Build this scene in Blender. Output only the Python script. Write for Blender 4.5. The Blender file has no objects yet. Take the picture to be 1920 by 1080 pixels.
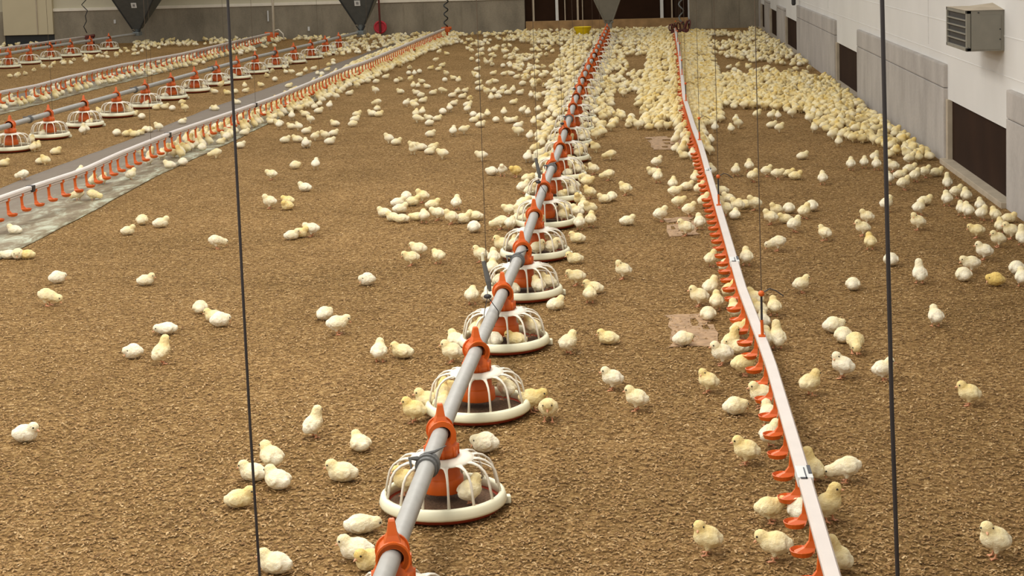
import bpy, bmesh, math, random
import numpy as np
from mathutils import Vector, Matrix, noise

random.seed(11)
C = bpy.context.scene.collection
PI = math.pi

# ------------------------------------------------------------------ camera
F, PX, PY = 3125.0, 960.0, 200.0          # focal length and principal point, in pixels of the 1920x1080 frame
H = 1.6
d_y = Vector(((1211-PX)/F, (PY+104)/F, -1)).normalized()
upv = Vector((-.306, 10.56, 1)).normalized()
z_c = (upv - upv.dot(d_y)*d_y).normalized()
x_c = d_y.cross(z_c).normalized()
RWC = Matrix((x_c, d_y, z_c))             # camera -> world
CAM = Vector((0, 0, H))
cd = bpy.data.cameras.new('camera')
co = bpy.data.objects.new('camera', cd); C.objects.link(co)
cd.sensor_width = 36; cd.lens = 36*F/1920
cd.shift_x = (960-PX)/1920; cd.shift_y = -(540-PY)/1920
cd.clip_start = .05; cd.clip_end = 200
co.matrix_world = Matrix.Translation(CAM) @ RWC.to_4x4()
bpy.context.scene.camera = co

def ray(px, py):
    return RWC @ Vector(((px-PX)/F, -(py-PY)/F, -1))
def G(px, py, z=0.0):                     # point of the picture lying at height z
    d = ray(px, py); t = (z-H)/d.z
    return Vector((d.x*t, d.y*t, z))
def GY(px, py, Y):                        # point of the picture at depth Y
    d = ray(px, py); t = Y/d.y
    return CAM + d*t
def GX(px, py, X):
    d = ray(px, py); t = X/d.x
    return CAM + d*t
def proj(x, y, z):
    v = RWC.transposed() @ (Vector((x, y, z))-CAM)
    return PX + F*v.x/-v.z, PY - F*v.y/-v.z

# ------------------------------------------------------------------ materials
def new_mat(name):
    m = bpy.data.materials.new(name); m.use_nodes = True
    n = m.node_tree; b = n.nodes['Principled BSDF']
    return m, n, b
def lin(c): return tuple(((v/255)/12.92 if v/255 <= .04045 else ((v/255+.055)/1.055)**2.4) for v in c)+(1,)
def flat(name, c, rough=.6, metal=0, var=.08, scale=12, bump=0, spec=.4):
    m, n, b = new_mat(name)
    L = n.links
    tc = n.nodes.new('ShaderNodeTexCoord')
    no = n.nodes.new('ShaderNodeTexNoise'); no.inputs['Scale'].default_value = scale; no.inputs['Detail'].default_value = 5
    L.new(tc.outputs['Object'], no.inputs['Vector'])
    rp = n.nodes.new('ShaderNodeValToRGB')
    c = lin(c)
    rp.color_ramp.elements[0].position = .3; rp.color_ramp.elements[1].position = .7
    rp.color_ramp.elements[0].color = tuple(v*(1-var*1.5) for v in c[:3])+(1,)
    rp.color_ramp.elements[1].color = tuple(min(1, v*(1+var)) for v in c[:3])+(1,)
    L.new(no.outputs['Fac'], rp.inputs['Fac']); L.new(rp.outputs['Color'], b.inputs['Base Color'])
    b.inputs['Roughness'].default_value = rough; b.inputs['Metallic'].default_value = metal
    b.inputs['Specular IOR Level'].default_value = spec
    if bump:
        bp = n.nodes.new('ShaderNodeBump'); bp.inputs['Strength'].default_value = bump; bp.inputs['Distance'].default_value = .01
        L.new(no.outputs['Fac'], bp.inputs['Height']); L.new(bp.outputs['Normal'], b.inputs['Normal'])
    return m

M = {}
M['white'] = flat('white_plastic', (226, 218, 200), .45, var=.04)
M['cream'] = flat('cream_plastic', (230, 226, 196), .45, var=.05)
M['orange'] = flat('orange_plastic', (204, 92, 26), .42, var=.08)
M['redbase'] = flat('red_brown_plastic', (150, 58, 34), .5, var=.1)
M['tube'] = flat('galvanised_tube', (158, 156, 150), .5, metal=.0, var=.05, scale=30)
M['clip'] = flat('dark_grey_plastic', (98, 98, 96), .55, var=.05)
M['rail'] = flat('white_aluminium', (206, 196, 188), .45, var=.03)
M['cable'] = flat('black_steel_cable', (48, 44, 44), .5, var=.1)
M['thin'] = flat('brown_cord', (78, 64, 48), .7, var=.1)
M['feed'] = flat('ground_feed', (104, 78, 56), .95, var=.3, scale=160, bump=.5)
M['galv'] = flat('dark_galvanised_steel', (86, 88, 86), .45, metal=.3, var=.08)
M['galvd'] = flat('steel_edge', (52, 54, 54), .5, metal=.2, var=.08)
M['galvl'] = flat('light_galvanised_steel', (112, 118, 118), .45, metal=.2, var=.08)
M['yellow'] = flat('yellow_plastic', (232, 202, 20), .45, var=.04)
M['red'] = flat('red_plastic', (186, 44, 56), .5, var=.05)
M['darkred'] = flat('dark_red_plastic', (92, 36, 26), .6, var=.2, scale=60)
M['boxgrey'] = flat('grey_painted_steel', (124, 120, 108), .5, var=.05)
M['boxdark'] = flat('dark_louvre', (40, 36, 32), .6, var=.1)
M['wood'] = flat('pine_board', (162, 128, 84), .75, var=.2, scale=6, bump=.1)
M['palewood'] = flat('pale_board', (176, 162, 140), .7, var=.1, scale=8)
M['brownboard'] = flat('brown_shutter', (46, 29, 18), .85, var=.15, scale=3, spec=.1)
M['sticker'] = flat('white_sticker', (208, 208, 204), .5, var=.02)
M['darkprint'] = flat('dark_print', (70, 70, 74), .6, var=.02)
M['paperscrap'] = flat('pink_paper', (164, 134, 102), .9, var=.22, scale=25, bump=.3)
M['beak'] = flat('pink_beak', (226, 170, 130), .5, var=.05)
M['eye'] = flat('dark_eye', (22, 16, 14), .15, var=.02, spec=.6)
M['leg'] = flat('pink_orange_leg', (214, 150, 110), .6, var=.06)
M['door'] = flat('cream_door', (196, 184, 152), .6, var=.03, scale=2)

def concrete(name, c1, c2, vert=True):
    m, n, b = new_mat(name); L = n.links
    tc = n.nodes.new('ShaderNodeTexCoord')
    mp = n.nodes.new('ShaderNodeMapping'); mp.inputs['Scale'].default_value = (1, 1, .5)
    L.new(tc.outputs['Object'], mp.inputs['Vector'])
    a = n.nodes.new('ShaderNodeTexNoise'); a.inputs['Scale'].default_value = 2.4; a.inputs['Detail'].default_value = 8; a.inputs['Roughness'].default_value = .65
    L.new(mp.outputs['Vector'], a.inputs['Vector'])
    f = n.nodes.new('ShaderNodeTexNoise'); f.inputs['Scale'].default_value = 40; f.inputs['Detail'].default_value = 4
    L.new(tc.outputs['Object'], f.inputs['Vector'])
    mx = n.nodes.new('ShaderNodeMath'); mx.operation = 'MULTIPLY_ADD'; mx.inputs[1].default_value = .25
    L.new(f.outputs['Fac'], mx.inputs[0]); L.new(a.outputs['Fac'], mx.inputs[2])
    rp = n.nodes.new('ShaderNodeValToRGB'); rp.color_ramp.elements[0].position = .42; rp.color_ramp.elements[1].position = .8
    rp.color_ramp.elements[0].color = lin(c1); rp.color_ramp.elements[1].color = lin(c2)
    L.new(mx.outputs[0], rp.inputs['Fac']); L.new(rp.outputs['Color'], b.inputs['Base Color'])
    b.inputs['Roughness'].default_value = .85
    bp = n.nodes.new('ShaderNodeBump'); bp.inputs['Strength'].default_value = .15; bp.inputs['Distance'].default_value = .01
    L.new(f.outputs['Fac'], bp.inputs['Height']); L.new(bp.outputs['Normal'], b.inputs['Normal'])
    return m
M['conc_far'] = concrete('far_concrete', (116, 108, 92), (152, 142, 122))
M['conc_right'] = concrete('panel_concrete', (150, 144, 137), (178, 171, 163))

def whitewall(name, c, rib_axis, rib):
    m, n, b = new_mat(name); L = n.links
    tc = n.nodes.new('ShaderNodeTexCoord')
    a = n.nodes.new('ShaderNodeTexNoise'); a.inputs['Scale'].default_value = 1.4; a.inputs['Detail'].default_value = 6
    L.new(tc.outputs['Object'], a.inputs['Vector'])
    rp = n.nodes.new('ShaderNodeValToRGB')
    c = lin(c)
    rp.color_ramp.elements[0].position = .3; rp.color_ramp.elements[1].position = .7
    rp.color_ramp.elements[0].color = tuple(v*.9 for v in c[:3])+(1,); rp.color_ramp.elements[1].color = c
    L.new(a.outputs['Fac'], rp.inputs['Fac']); L.new(rp.outputs['Color'], b.inputs['Base Color'])
    b.inputs['Roughness'].default_value = .6
    w = n.nodes.new('ShaderNodeTexWave'); w.bands_direction = rib_axis; w.inputs['Scale'].default_value = rib
    w.inputs['Distortion'].default_value = 0; w.wave_profile = 'SAW'
    L.new(tc.outputs['Object'], w.inputs['Vector'])
    bp = n.nodes.new('ShaderNodeBump'); bp.inputs['Strength'].default_value = .5; bp.inputs['Distance'].default_value = .012
    L.new(w.outputs['Fac'], bp.inputs['Height']); L.new(bp.outputs['Normal'], b.inputs['Normal'])
    return m
M['wall_right'] = whitewall('white_board_wall', (218, 216, 211), 'Z', 1.9)
M['wall_far'] = whitewall('ribbed_white_cladding', (196, 188, 162), 'X', 1.3)

def litter():
    m, n, b = new_mat('brown_wood_shavings'); L = n.links
    N = n.nodes.new
    tc = N('ShaderNodeTexCoord')
    def nz(s, d, r=.6, dist=0):
        a = N('ShaderNodeTexNoise'); a.inputs['Scale'].default_value = s; a.inputs['Detail'].default_value = d
        a.inputs['Roughness'].default_value = r; a.inputs['Distortion'].default_value = dist
        L.new(tc.outputs['Object'], a.inputs['Vector']); return a
    big = nz(.9, 5); mid = nz(6, 5); flk = nz(48, 7, .78, 1.1); fine = nz(150, 3, .7, .6)
    vo = N('ShaderNodeTexVoronoi'); vo.inputs['Scale'].default_value = 95
    wv = N('ShaderNodeMixRGB'); wv.inputs['Fac'].default_value = .03
    L.new(tc.outputs['Object'], wv.inputs['Color1']); L.new(mid.outputs['Color'], wv.inputs['Color2'])
    L.new(wv.outputs['Color'], vo.inputs['Vector'])
    r1 = N('ShaderNodeValToRGB'); e = r1.color_ramp.elements
    e[0].position = .34; e[0].color = lin((60, 40, 20)); e[1].position = .64; e[1].color = lin((236, 204, 152))
    k = e.new(.45); k.color = lin((138, 107, 66)); k = e.new(.55); k.color = lin((178, 144, 94))
    L.new(flk.outputs['Fac'], r1.inputs['Fac'])
    r2 = N('ShaderNodeValToRGB'); e = r2.color_ramp.elements
    e[0].position = .0; e[0].color = (.78, .76, .72, 1); e[1].position = 1; e[1].color = (1.12, 1.12, 1.12, 1)
    sep = N('ShaderNodeSeparateColor'); L.new(vo.outputs['Color'], sep.inputs['Color'])
    L.new(sep.outputs['Red'], r2.inputs['Fac'])
    mu = N('ShaderNodeMixRGB'); mu.blend_type = 'MULTIPLY'; mu.inputs['Fac'].default_value = 1
    L.new(r1.outputs['Color'], mu.inputs['Color1']); L.new(r2.outputs['Color'], mu.inputs['Color2'])
    r3 = N('ShaderNodeValToRGB'); e = r3.color_ramp.elements
    e[0].position = .32; e[0].color = (.80, .78, .72, 1); e[1].position = .68; e[1].color = (1.08, 1.06, 1.04, 1)
    L.new(big.outputs['Fac'], r3.inputs['Fac'])
    mu2 = N('ShaderNodeMixRGB'); mu2.blend_type = 'MULTIPLY'; mu2.inputs['Fac'].default_value = 1
    L.new(mu.outputs['Color'], mu2.inputs['Color1']); L.new(r3.outputs['Color'], mu2.inputs['Color2'])
    r4 = N('ShaderNodeValToRGB'); e = r4.color_ramp.elements
    e[0].position = .35; e[0].color = (.88, .86, .82, 1); e[1].position = .65; e[1].color = (1.06, 1.06, 1.06, 1)
    L.new(mid.outputs['Fac'], r4.inputs['Fac'])
    mu3 = N('ShaderNodeMixRGB'); mu3.blend_type = 'MULTIPLY'; mu3.inputs['Fac'].default_value = 1
    L.new(mu2.outputs['Color'], mu3.inputs['Color1']); L.new(r4.outputs['Color'], mu3.inputs['Color2'])
    L.new(mu3.outputs['Color'], b.inputs['Base Color'])
    b.inputs['Roughness'].default_value = .95; b.inputs['Specular IOR Level'].default_value = .1
    ad = N('ShaderNodeMath'); ad.operation = 'ADD'
    L.new(flk.outputs['Fac'], ad.inputs[0]); L.new(fine.outputs['Fac'], ad.inputs[1])
    bp = N('ShaderNodeBump'); bp.inputs['Strength'].default_value = .9; bp.inputs['Distance'].default_value = .012
    L.new(ad.outputs[0], bp.inputs['Height']); L.new(bp.outputs['Normal'], b.inputs['Normal'])
    return m
M['litter'] = litter()

def paper():
    m, n, b = new_mat('soiled_paper'); L = n.links; N = n.nodes.new
    tc = N('ShaderNodeTexCoord')
    mp = N('ShaderNodeMapping'); mp.inputs['Scale'].default_value = (1, .45, 1)
    L.new(tc.outputs['Object'], mp.inputs['Vector'])
    a = N('ShaderNodeTexNoise'); a.inputs['Scale'].default_value = 9; a.inputs['Detail'].default_value = 8; a.inputs['Roughness'].default_value = .7; a.inputs['Distortion'].default_value = .6
    L.new(mp.outputs['Vector'], a.inputs['Vector'])
    rp = N('ShaderNodeValToRGB'); e = rp.color_ramp.elements
    e[0].position = .34; e[0].color = lin((100, 82, 54)); e[1].position = .66; e[1].color = lin((200, 208, 184))
    k = e.new(.5); k.color = lin((134, 122, 92))
    L.new(a.outputs['Fac'], rp.inputs['Fac'])
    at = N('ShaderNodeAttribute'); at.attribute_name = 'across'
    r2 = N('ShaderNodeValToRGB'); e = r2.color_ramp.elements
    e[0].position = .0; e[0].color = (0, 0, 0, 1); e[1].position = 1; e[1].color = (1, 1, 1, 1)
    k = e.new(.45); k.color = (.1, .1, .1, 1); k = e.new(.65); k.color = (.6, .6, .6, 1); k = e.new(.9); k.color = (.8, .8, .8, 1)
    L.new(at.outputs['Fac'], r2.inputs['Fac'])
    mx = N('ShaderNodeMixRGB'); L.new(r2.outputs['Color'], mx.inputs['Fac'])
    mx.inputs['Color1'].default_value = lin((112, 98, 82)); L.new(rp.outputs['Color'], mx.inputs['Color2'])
    L.new(mx.outputs['Color'], b.inputs['Base Color']); b.inputs['Roughness'].default_value = .7
    bp = N('ShaderNodeBump'); bp.inputs['Strength'].default_value = .6; bp.inputs['Distance'].default_value = .02
    L.new(a.outputs['Fac'], bp.inputs['Height']); L.new(bp.outputs['Normal'], b.inputs['Normal'])
    return m
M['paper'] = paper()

def down(name, kind):                     # chick down: attribute 'tint' 0 white .. 1 yellow
    m, n, b = new_mat(name); L = n.links; N = n.nodes.new
    at = N('ShaderNodeAttribute'); at.attribute_name = 'tint'; at.attribute_type = kind
    ay = N('ShaderNodeAttribute'); ay.attribute_name = 'yolk'; ay.attribute_type = 'GEOMETRY'
    tc = N('ShaderNodeTexCoord')
    no = N('ShaderNodeTexNoise'); no.inputs['Scale'].default_value = 45; no.inputs['Detail'].default_value = 4
    L.new(tc.outputs['Object'], no.inputs['Vector'])
    fn = N('ShaderNodeTexNoise'); fn.inputs['Scale'].default_value = 420; fn.inputs['Detail'].default_value = 3
    L.new(tc.outputs['Object'], fn.inputs['Vector'])
    ma = N('ShaderNodeMath'); ma.operation = 'MULTIPLY_ADD'; ma.inputs[1].default_value = .5; 
    L.new(ay.outputs['Fac'], ma.inputs[0]); L.new(at.outputs['Fac'], ma.inputs[2])
    mb = N('ShaderNodeMath'); mb.operation = 'MULTIPLY_ADD'; mb.inputs[1].default_value = .5; mb.use_clamp = True
    L.new(no.outputs['Fac'], mb.inputs[0])
    sb = N('ShaderNodeMath'); sb.operation = 'SUBTRACT'; sb.inputs[1].default_value = .28
    L.new(ma.outputs[0], sb.inputs[0]); L.new(sb.outputs[0], mb.inputs[2])
    rp = N('ShaderNodeValToRGB'); e = rp.color_ramp.elements
    e[0].position = 0; e[0].color = lin((236, 228, 204)); e[1].position = 1; e[1].color = lin((220, 190, 112))
    k = e.new(.5); k.color = lin((230, 214, 166))
    L.new(mb.outputs[0], rp.inputs['Fac']); L.new(rp.outputs['Color'], b.inputs['Base Color'])
    b.inputs['Roughness'].default_value = .9; b.inputs['Specular IOR Level'].default_value = .1
    b.inputs['Subsurface Weight'].default_value = .12; b.inputs['Subsurface Radius'].default_value = (1, .7, .35); b.inputs['Subsurface Scale'].default_value = .012
    bp = N('ShaderNodeBump'); bp.inputs['Strength'].default_value = .5; bp.inputs['Distance'].default_value = .003
    L.new(fn.outputs['Fac'], bp.inputs['Height']); L.new(bp.outputs['Normal'], b.inputs['Normal'])
    return m
M['down'] = down('chick_down', 'OBJECT')
M['downs'] = down('flock_down', 'GEOMETRY')

# ------------------------------------------------------------------ mesh helpers
def tag(o, label=None, cat=None, group=None, kind=None):
    if label: o['label'] = label
    if cat: o['category'] = cat
    if group: o['group'] = group
    if kind: o['kind'] = kind
    return o
def obj(name, bm, mats, parent=None, smooth=False):
    me = bpy.data.meshes.new(name); bm.to_mesh(me); bm.free()
    for m in (mats if isinstance(mats, (list, tuple)) else [mats]): me.materials.append(m)
    if smooth:
        me.polygons.foreach_set('use_smooth', [True]*len(me.polygons))
    o = bpy.data.objects.new(name, me); C.objects.link(o)
    if parent: o.parent = parent
    return o
def empty(name, loc, rz=0):
    o = bpy.data.objects.new(name, None); C.objects.link(o); o.location = loc; o.rotation_euler.z = rz
    o.empty_display_size = .05
    return o
def box(bm, lo, hi, bev=0, mi=0):
    lo = Vector(lo); hi = Vector(hi)
    r = bmesh.ops.create_cube(bm, size=1, matrix=Matrix.Translation((lo+hi)/2) @ Matrix.Diagonal((*(hi-lo), 1)))
    if bev:
        es = list({e for v in r['verts'] for e in v.link_edges})
        bmesh.ops.bevel(bm, geom=es, offset=bev, segments=2, affect='EDGES', profile=.7)
    return bm
def lathe(bm, prof, n=32, c=(0, 0), mi=0, close=False):
    rings = []
    for r, z in prof:
        if r < 1e-6:
            rings.append([bm.verts.new((c[0], c[1], z))])
        else:
            rings.append([bm.verts.new((c[0]+r*math.cos(2*PI*i/n), c[1]+r*math.sin(2*PI*i/n), z)) for i in range(n)])
    if close: rings.append(rings[0])
    for a, b in zip(rings, rings[1:]):
        for i in range(n):
            j = (i+1) % n
            if len(a) == 1 and len(b) == 1: continue
            if len(a) == 1: f = bm.faces.new((a[0], b[j], b[i]))
            elif len(b) == 1: f = bm.faces.new((a[i], a[j], b[0]))
            else: f = bm.faces.new((a[i], a[j], b[j], b[i]))
            f.material_index = mi
    return bm
def tube(bm, pts, r, n=8, cap=True, mi=0):
    pts = [Vector(p) for p in pts]
    rs = r if isinstance(r, (list, tuple)) else [r]*len(pts)
    prev = None; rings = []
    for i, p in enumerate(pts):
        t = (pts[min(i+1, len(pts)-1)]-pts[max(i-1, 0)]).normalized()
        if prev is None:
            a = Vector((0, 0, 1)) if abs(t.z) < .9 else Vector((1, 0, 0))
            u = t.cross(a).normalized()
        else:
            u = (prev - prev.dot(t)*t).normalized()
        prev = u; w = t.cross(u)
        rings.append([bm.verts.new(p + rs[i]*(u*math.cos(2*PI*k/n)+w*math.sin(2*PI*k/n))) for k in range(n)])
    for a, b in zip(rings, rings[1:]):
        for k in range(n):
            j = (k+1) % n
            bm.faces.new((a[k], a[j], b[j], b[k])).material_index = mi
    if cap:
        bm.faces.new(list(reversed(rings[0]))).material_index = mi; bm.faces.new(rings[-1]).material_index = mi
    return bm
def sweep(bm, pts, prof):                 # rectangular profile (x, z) swept along pts, kept upright
    rings = []
    for i, p in enumerate(pts):
        t = (pts[min(i+1, len(pts)-1)]-pts[max(i-1, 0)]); t.z = 0; t.normalize()
        s = Vector((t.y, -t.x, 0))
        rings.append([bm.verts.new(p + s*x + Vector((0, 0, z))) for x, z in prof])
    n = len(prof)
    for a, b in zip(rings, rings[1:]):
        for k in range(n):
            j = (k+1) % n
            bm.faces.new((a[k], b[k], b[j], a[j]))
    bm.faces.new(rings[0]); bm.faces.new(list(reversed(rings[-1])))
    return bm
ORD = ['', 'first', 'second', 'third', 'fourth', 'fifth', 'sixth', 'seventh', 'eighth', 'ninth', 'tenth', 'eleventh', 'twelfth',
       'thirteenth', 'fourteenth', 'fifteenth', 'sixteenth', 'seventeenth', 'eighteenth', 'nineteenth', 'twentieth',
       'twenty-first', 'twenty-second', 'twenty-third', 'twenty-fourth', 'twenty-fifth', 'twenty-sixth', 'twenty-seventh', 'twenty-eighth',
       'twenty-ninth', 'thirtieth', 'thirty-first', 'thirty-second']

# ------------------------------------------------------------------ the setting
YF = 31.4; XR = 2.07; XL = -16.0; YB = -3.0
bm = bmesh.new()
box(bm, (XL, YB, -.1), (XR+.25, YF+.25, 0))
tag(obj('floor', bm, M['litter']), kind='structure')
# far wall: concrete base, cladding above, opening with boards
zc = GY(300, 14.5, YF).z
zc2 = zc
XO0, XO1 = GY(984, 40, YF).x, GY(1293, 35, YF).x
XD0, XD1 = GY(8, 40, YF).x, GY(101, 40, YF).x
bm = bmesh.new()
for a, b in ((XL, XD0), (XD1, XO0), (XO1, XR+.2)):
    box(bm, (a, YF, -.02), (b, YF+.2, zc))
# vertical joint lines in the concrete
tag(obj('wall_far', bm, M['conc_far']), kind='structure')
bm = bmesh.new()
box(bm, (XL, YF+.03, zc), (XO0-.05, YF+.2, 3.2)); box(bm, (XO1+.05, YF+.03, zc), (XR+.2, YF+.2, 3.2)); box(bm, (XO0-.05, YF+.03, 1.9), (XO1+.05, YF+.2, 3.2))
tag(obj('wall_far_cladding', bm, M['wall_far']), kind='structure')
bm = bmesh.new()
box(bm, (XD1, YF-.015, zc-.02), (XO0, YF+.03, zc+.035), .004)
tag(obj('trim_1', bm, M['white']), kind='structure')
# concrete shutter seams as thin raised fins
k = 2
for px in (379, 540, 605, 757, 793, 865, 1334, 1385):
    x = GY(px, 40, YF).x
    bm = bmesh.new(); box(bm, (x-.008, YF-.006, 0), (x+.008, YF, zc-.02))
    tag(obj('trim_%d' % k, bm, M['conc_far']), kind='structure'); k += 1
# dark opening
bm = bmesh.new()
box(bm, (XO0, YF+.12, -.02), (XO1, YF+.16, 1.95))
tag(obj('wall_far_shutter', bm, M['brownboard']), kind='structure')
ps = [(1000, .03), (1044, .055), (1059, .018), (1083, .035), (1092, .018), (1241, .06), (1260, .025), (1293, .06)]
for px, w in ps:
    x = GY(px, 20, YF).x
    bm = bmesh.new(); box(bm, (x-w/2, YF+.06, .1), (x+w/2, YF+.12, 1.95), .003)
    tag(obj('trim_%d' % k, bm, M['sticker'] if w > .05 else M['palewood']), kind='structure'); k += 1
zs = GY(1000, 40, YF).z
bm = bmesh.new(); box(bm, (XO0+.02, YF-.04, -.01), (XO1-.03, YF+.06, zs), .004)
tag(obj('trim_%d' % k, bm, M['wood']), kind='structure'); k += 1
# cream door on the left of the far wall
d = empty('door_1', ((XD0+XD1)/2, YF, .0)); tag(d, kind='structure')
zd = GY(60, 65.5, YF-.06).z
bm = bmesh.new(); box(bm, (-(XD1-XD0)/2, -.06, zd), ((XD1-XD0)/2-.0, .1, 2.1), .006); obj('door_leaf', bm, M['door'], d)
bm = bmesh.new(); box(bm, ((XD1-XD0)*.18, -.075, zd+.01), ((XD1-XD0)*.2, -.06, 2.1)); obj('door_seam', bm, M['palewood'], d)
bm = bmesh.new(); box(bm, (-(XD1-XD0)/2-.02, .02, 0), ((XD1-XD0)/2, .12, zd)); obj('door_threshold', bm, M['galvd'], d)

# right wall -------------------------------------------------------------
ops_ = [(9.86, 11.92), (16.8, 18.8), (23.5, 25.6), (27.1, 28.8), (29.9, 31.1)]
ztop, zop = .70, .455
bm = bmesh.new()
box(bm, (XR+.03, YB, zop), (XR+.25, YF+.2, 3.2))
tag(obj('wall_right', bm, M['wall_right']), kind='structure')
# step ledge and batten lines of the white boards
for i, z in enumerate((.765, 1.0, 1.23, 1.46, 1.69, 1.92)):
    bm = bmesh.new(); box(bm, (XR+.0275, YB, z-.003), (XR+.032, YF, z+.003), .001)
    tag(obj('trim_%d' % k, bm, M['wall_right']), kind='structure'); k += 1
for px in (1548, 1733):
    y = GX(px, 20, XR).y
    bm = bmesh.new(); box(bm, (XR+.024, y-.010, .8), (XR+.031, y+.010, 3.0), .001)
    tag(obj('trim_%d' % k, bm, M['wall_right']), kind='structure'); k += 1
prev = YB
n = 0
for a, b in ops_+[(31.4, None)]:
    bm = bmesh.new()
    tall = n <= 2
    zt = ztop if tall else zop+.12
    box(bm, (XR, prev, -.02), (XR+.2, a, .53), .006)
    box(bm, (XR, prev, .534), (XR+.2, a, zt), .012)
    tag(obj('wall_right_panel', bm, M['conc_right']), kind='structure')
    if b:
        bm = bmesh.new(); box(bm, (XR+.05, a, 0), (XR+.08, b, zop+.02))
        tag(obj('wall_right_shutter', bm, M['brownboard']), kind='structure')
        bm = bmesh.new(); box(bm, (XR+.015, b-.07, 0), (XR+.05, b, zop), .003)
        tag(obj('trim_%d' % k, bm, M['palewood']), kind='structure'); k += 1
        bm = bmesh.new(); box(bm, (XR-.03, a, -.01), (XR+.05, b, .035), .004)
        tag(obj('trim_%d' % k, bm, M['palewood']), kind='structure'); k += 1
        prev = b
    n += 1

# paper strips under the left drinker lines ------------------------------
def interp(P, y):                         # P: list of (x, y) sorted by y
    if y <= P[0][1]: return P[0][0]
    for (x0, y0), (x1, y1) in zip(P, P[1:]):
        if y <= y1: return x0+(x1-x0)*(y-y0)/(y1-y0)
    return P[-1][0]
def strip(name, pl, pr, label, cat='paper strip'):
    bm = bmesh.new(); nseg = 160; va = []
    for i in range(nseg+1):
        t = i/nseg
        def at(P):
            y = P[0][1]+(P[-1][1]-P[0][1])*t
            for (x0, y0), (x1, y1) in zip(P, P[1:]):
                if y0 <= y <= y1+1e-6: return x0+(x1-x0)*(y-y0)/(y1-y0), y
            return P[-1]
        a, b = at(pl), at(pr)
        row = []
        for j in range(13):
            s = j/12
            x = a[0]+(b[0]-a[0])*s + (.012*noise.noise((i*.4, j, 3)) if j in (0, 12) else 0)
            y = a[1]+(b[1]-a[1])*s
            row.append(bm.verts.new((x, y, .006+.005*max(0, noise.noise((x*4, y*2.2, 0))) )))
        va.append(row)
    for r0, r1 in zip(va, va[1:]):
        for j in range(12): bm.faces.new((r0[j], r0[j+1], r1[j+1], r1[j]))
    r = bmesh.ops.extrude_face_region(bm, geom=bm.faces[:])
    for v in r['geom']:
        if isinstance(v, bmesh.types.BMVert): v.co.z -= .004
    bmesh.ops.recalc_face_normals(bm, faces=bm.faces[:])
    o = obj(name, bm, M['paper'], smooth=True)
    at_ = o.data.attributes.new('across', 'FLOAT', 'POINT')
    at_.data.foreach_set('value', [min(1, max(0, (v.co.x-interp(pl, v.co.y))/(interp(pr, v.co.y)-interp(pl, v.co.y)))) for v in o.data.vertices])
    return tag(o, label, cat)
def gl(l, z=0): return [(G(x, y, z).x, G(x, y, z).y) for x, y in l]
PR = gl([(0, 488), (150, 410), (300, 328), (440, 264), (560, 204), (700, 143), (858, 72)])
# right edge kept almost straight; left edge about a metre further left
PR = [(p[0], p[1]) for p in PR]
PR = [(PR[0][0], 7.0)] + PR
PLf = [(x-1.0, y) for x, y in PR]
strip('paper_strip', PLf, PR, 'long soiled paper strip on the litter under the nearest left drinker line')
PR2 = gl([(0, 216), (150, 176), (212, 160), (330, 130), (440, 102), (520, 78)])
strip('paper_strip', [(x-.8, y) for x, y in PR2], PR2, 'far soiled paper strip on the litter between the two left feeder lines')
# scraps of paper by the right drinker line
for i, (q, lab) in enumerate([([(1250, 592), (1330, 590), (1352, 650), (1262, 652)], 'pinkish paper scrap on the litter left of the white drinker line, under a chick'),
                              ([(1246, 410), (1300, 408), (1308, 440), (1254, 445)], 'pinkish paper scrap on the litter left of the white drinker line, farther one'),
                              ([(1210, 258), (1290, 254), (1300, 280), (1225, 282)], 'faint paper scrap on the litter in front of the dense crowd')]):
    P = [G(x, y) for x, y in q]
    bm = bmesh.new(); rows = []
    for a in range(9):
        row = []
        for b in range(9):
            s, t = a/8, b/8
            p = (P[0]*(1-s)+P[1]*s)*(1-t)+(P[3]*(1-s)+P[2]*s)*t
            j = noise.noise_vector((p.x*14, p.y*14, i))*.025
            row.append(bm.verts.new((p.x+j.x, p.y+j.y, .004+.004*abs(j.z)/.025)))
        rows.append(row)
    for a in range(8):
        for b in range(8):
            if noise.noise((a*.7+i*5, b*.7, 8)) > .22: continue
            bm.faces.new((rows[a][b], rows[a+1][b], rows[a+1][b+1], rows[a][b+1]))
    for v in [v for v in bm.verts if not v.link_faces]: bm.verts.remove(v)
    r = bmesh.ops.extrude_face_region(bm, geom=bm.faces[:])
    for v in r['geom']:
        if isinstance(v, bmesh.types.BMVert): v.co.z -= .003
    bmesh.ops.recalc_face_normals(bm, faces=bm.faces[:])
    tag(obj('paper_scrap', bm, M['paperscrap']), lab, 'paper scrap')

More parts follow.
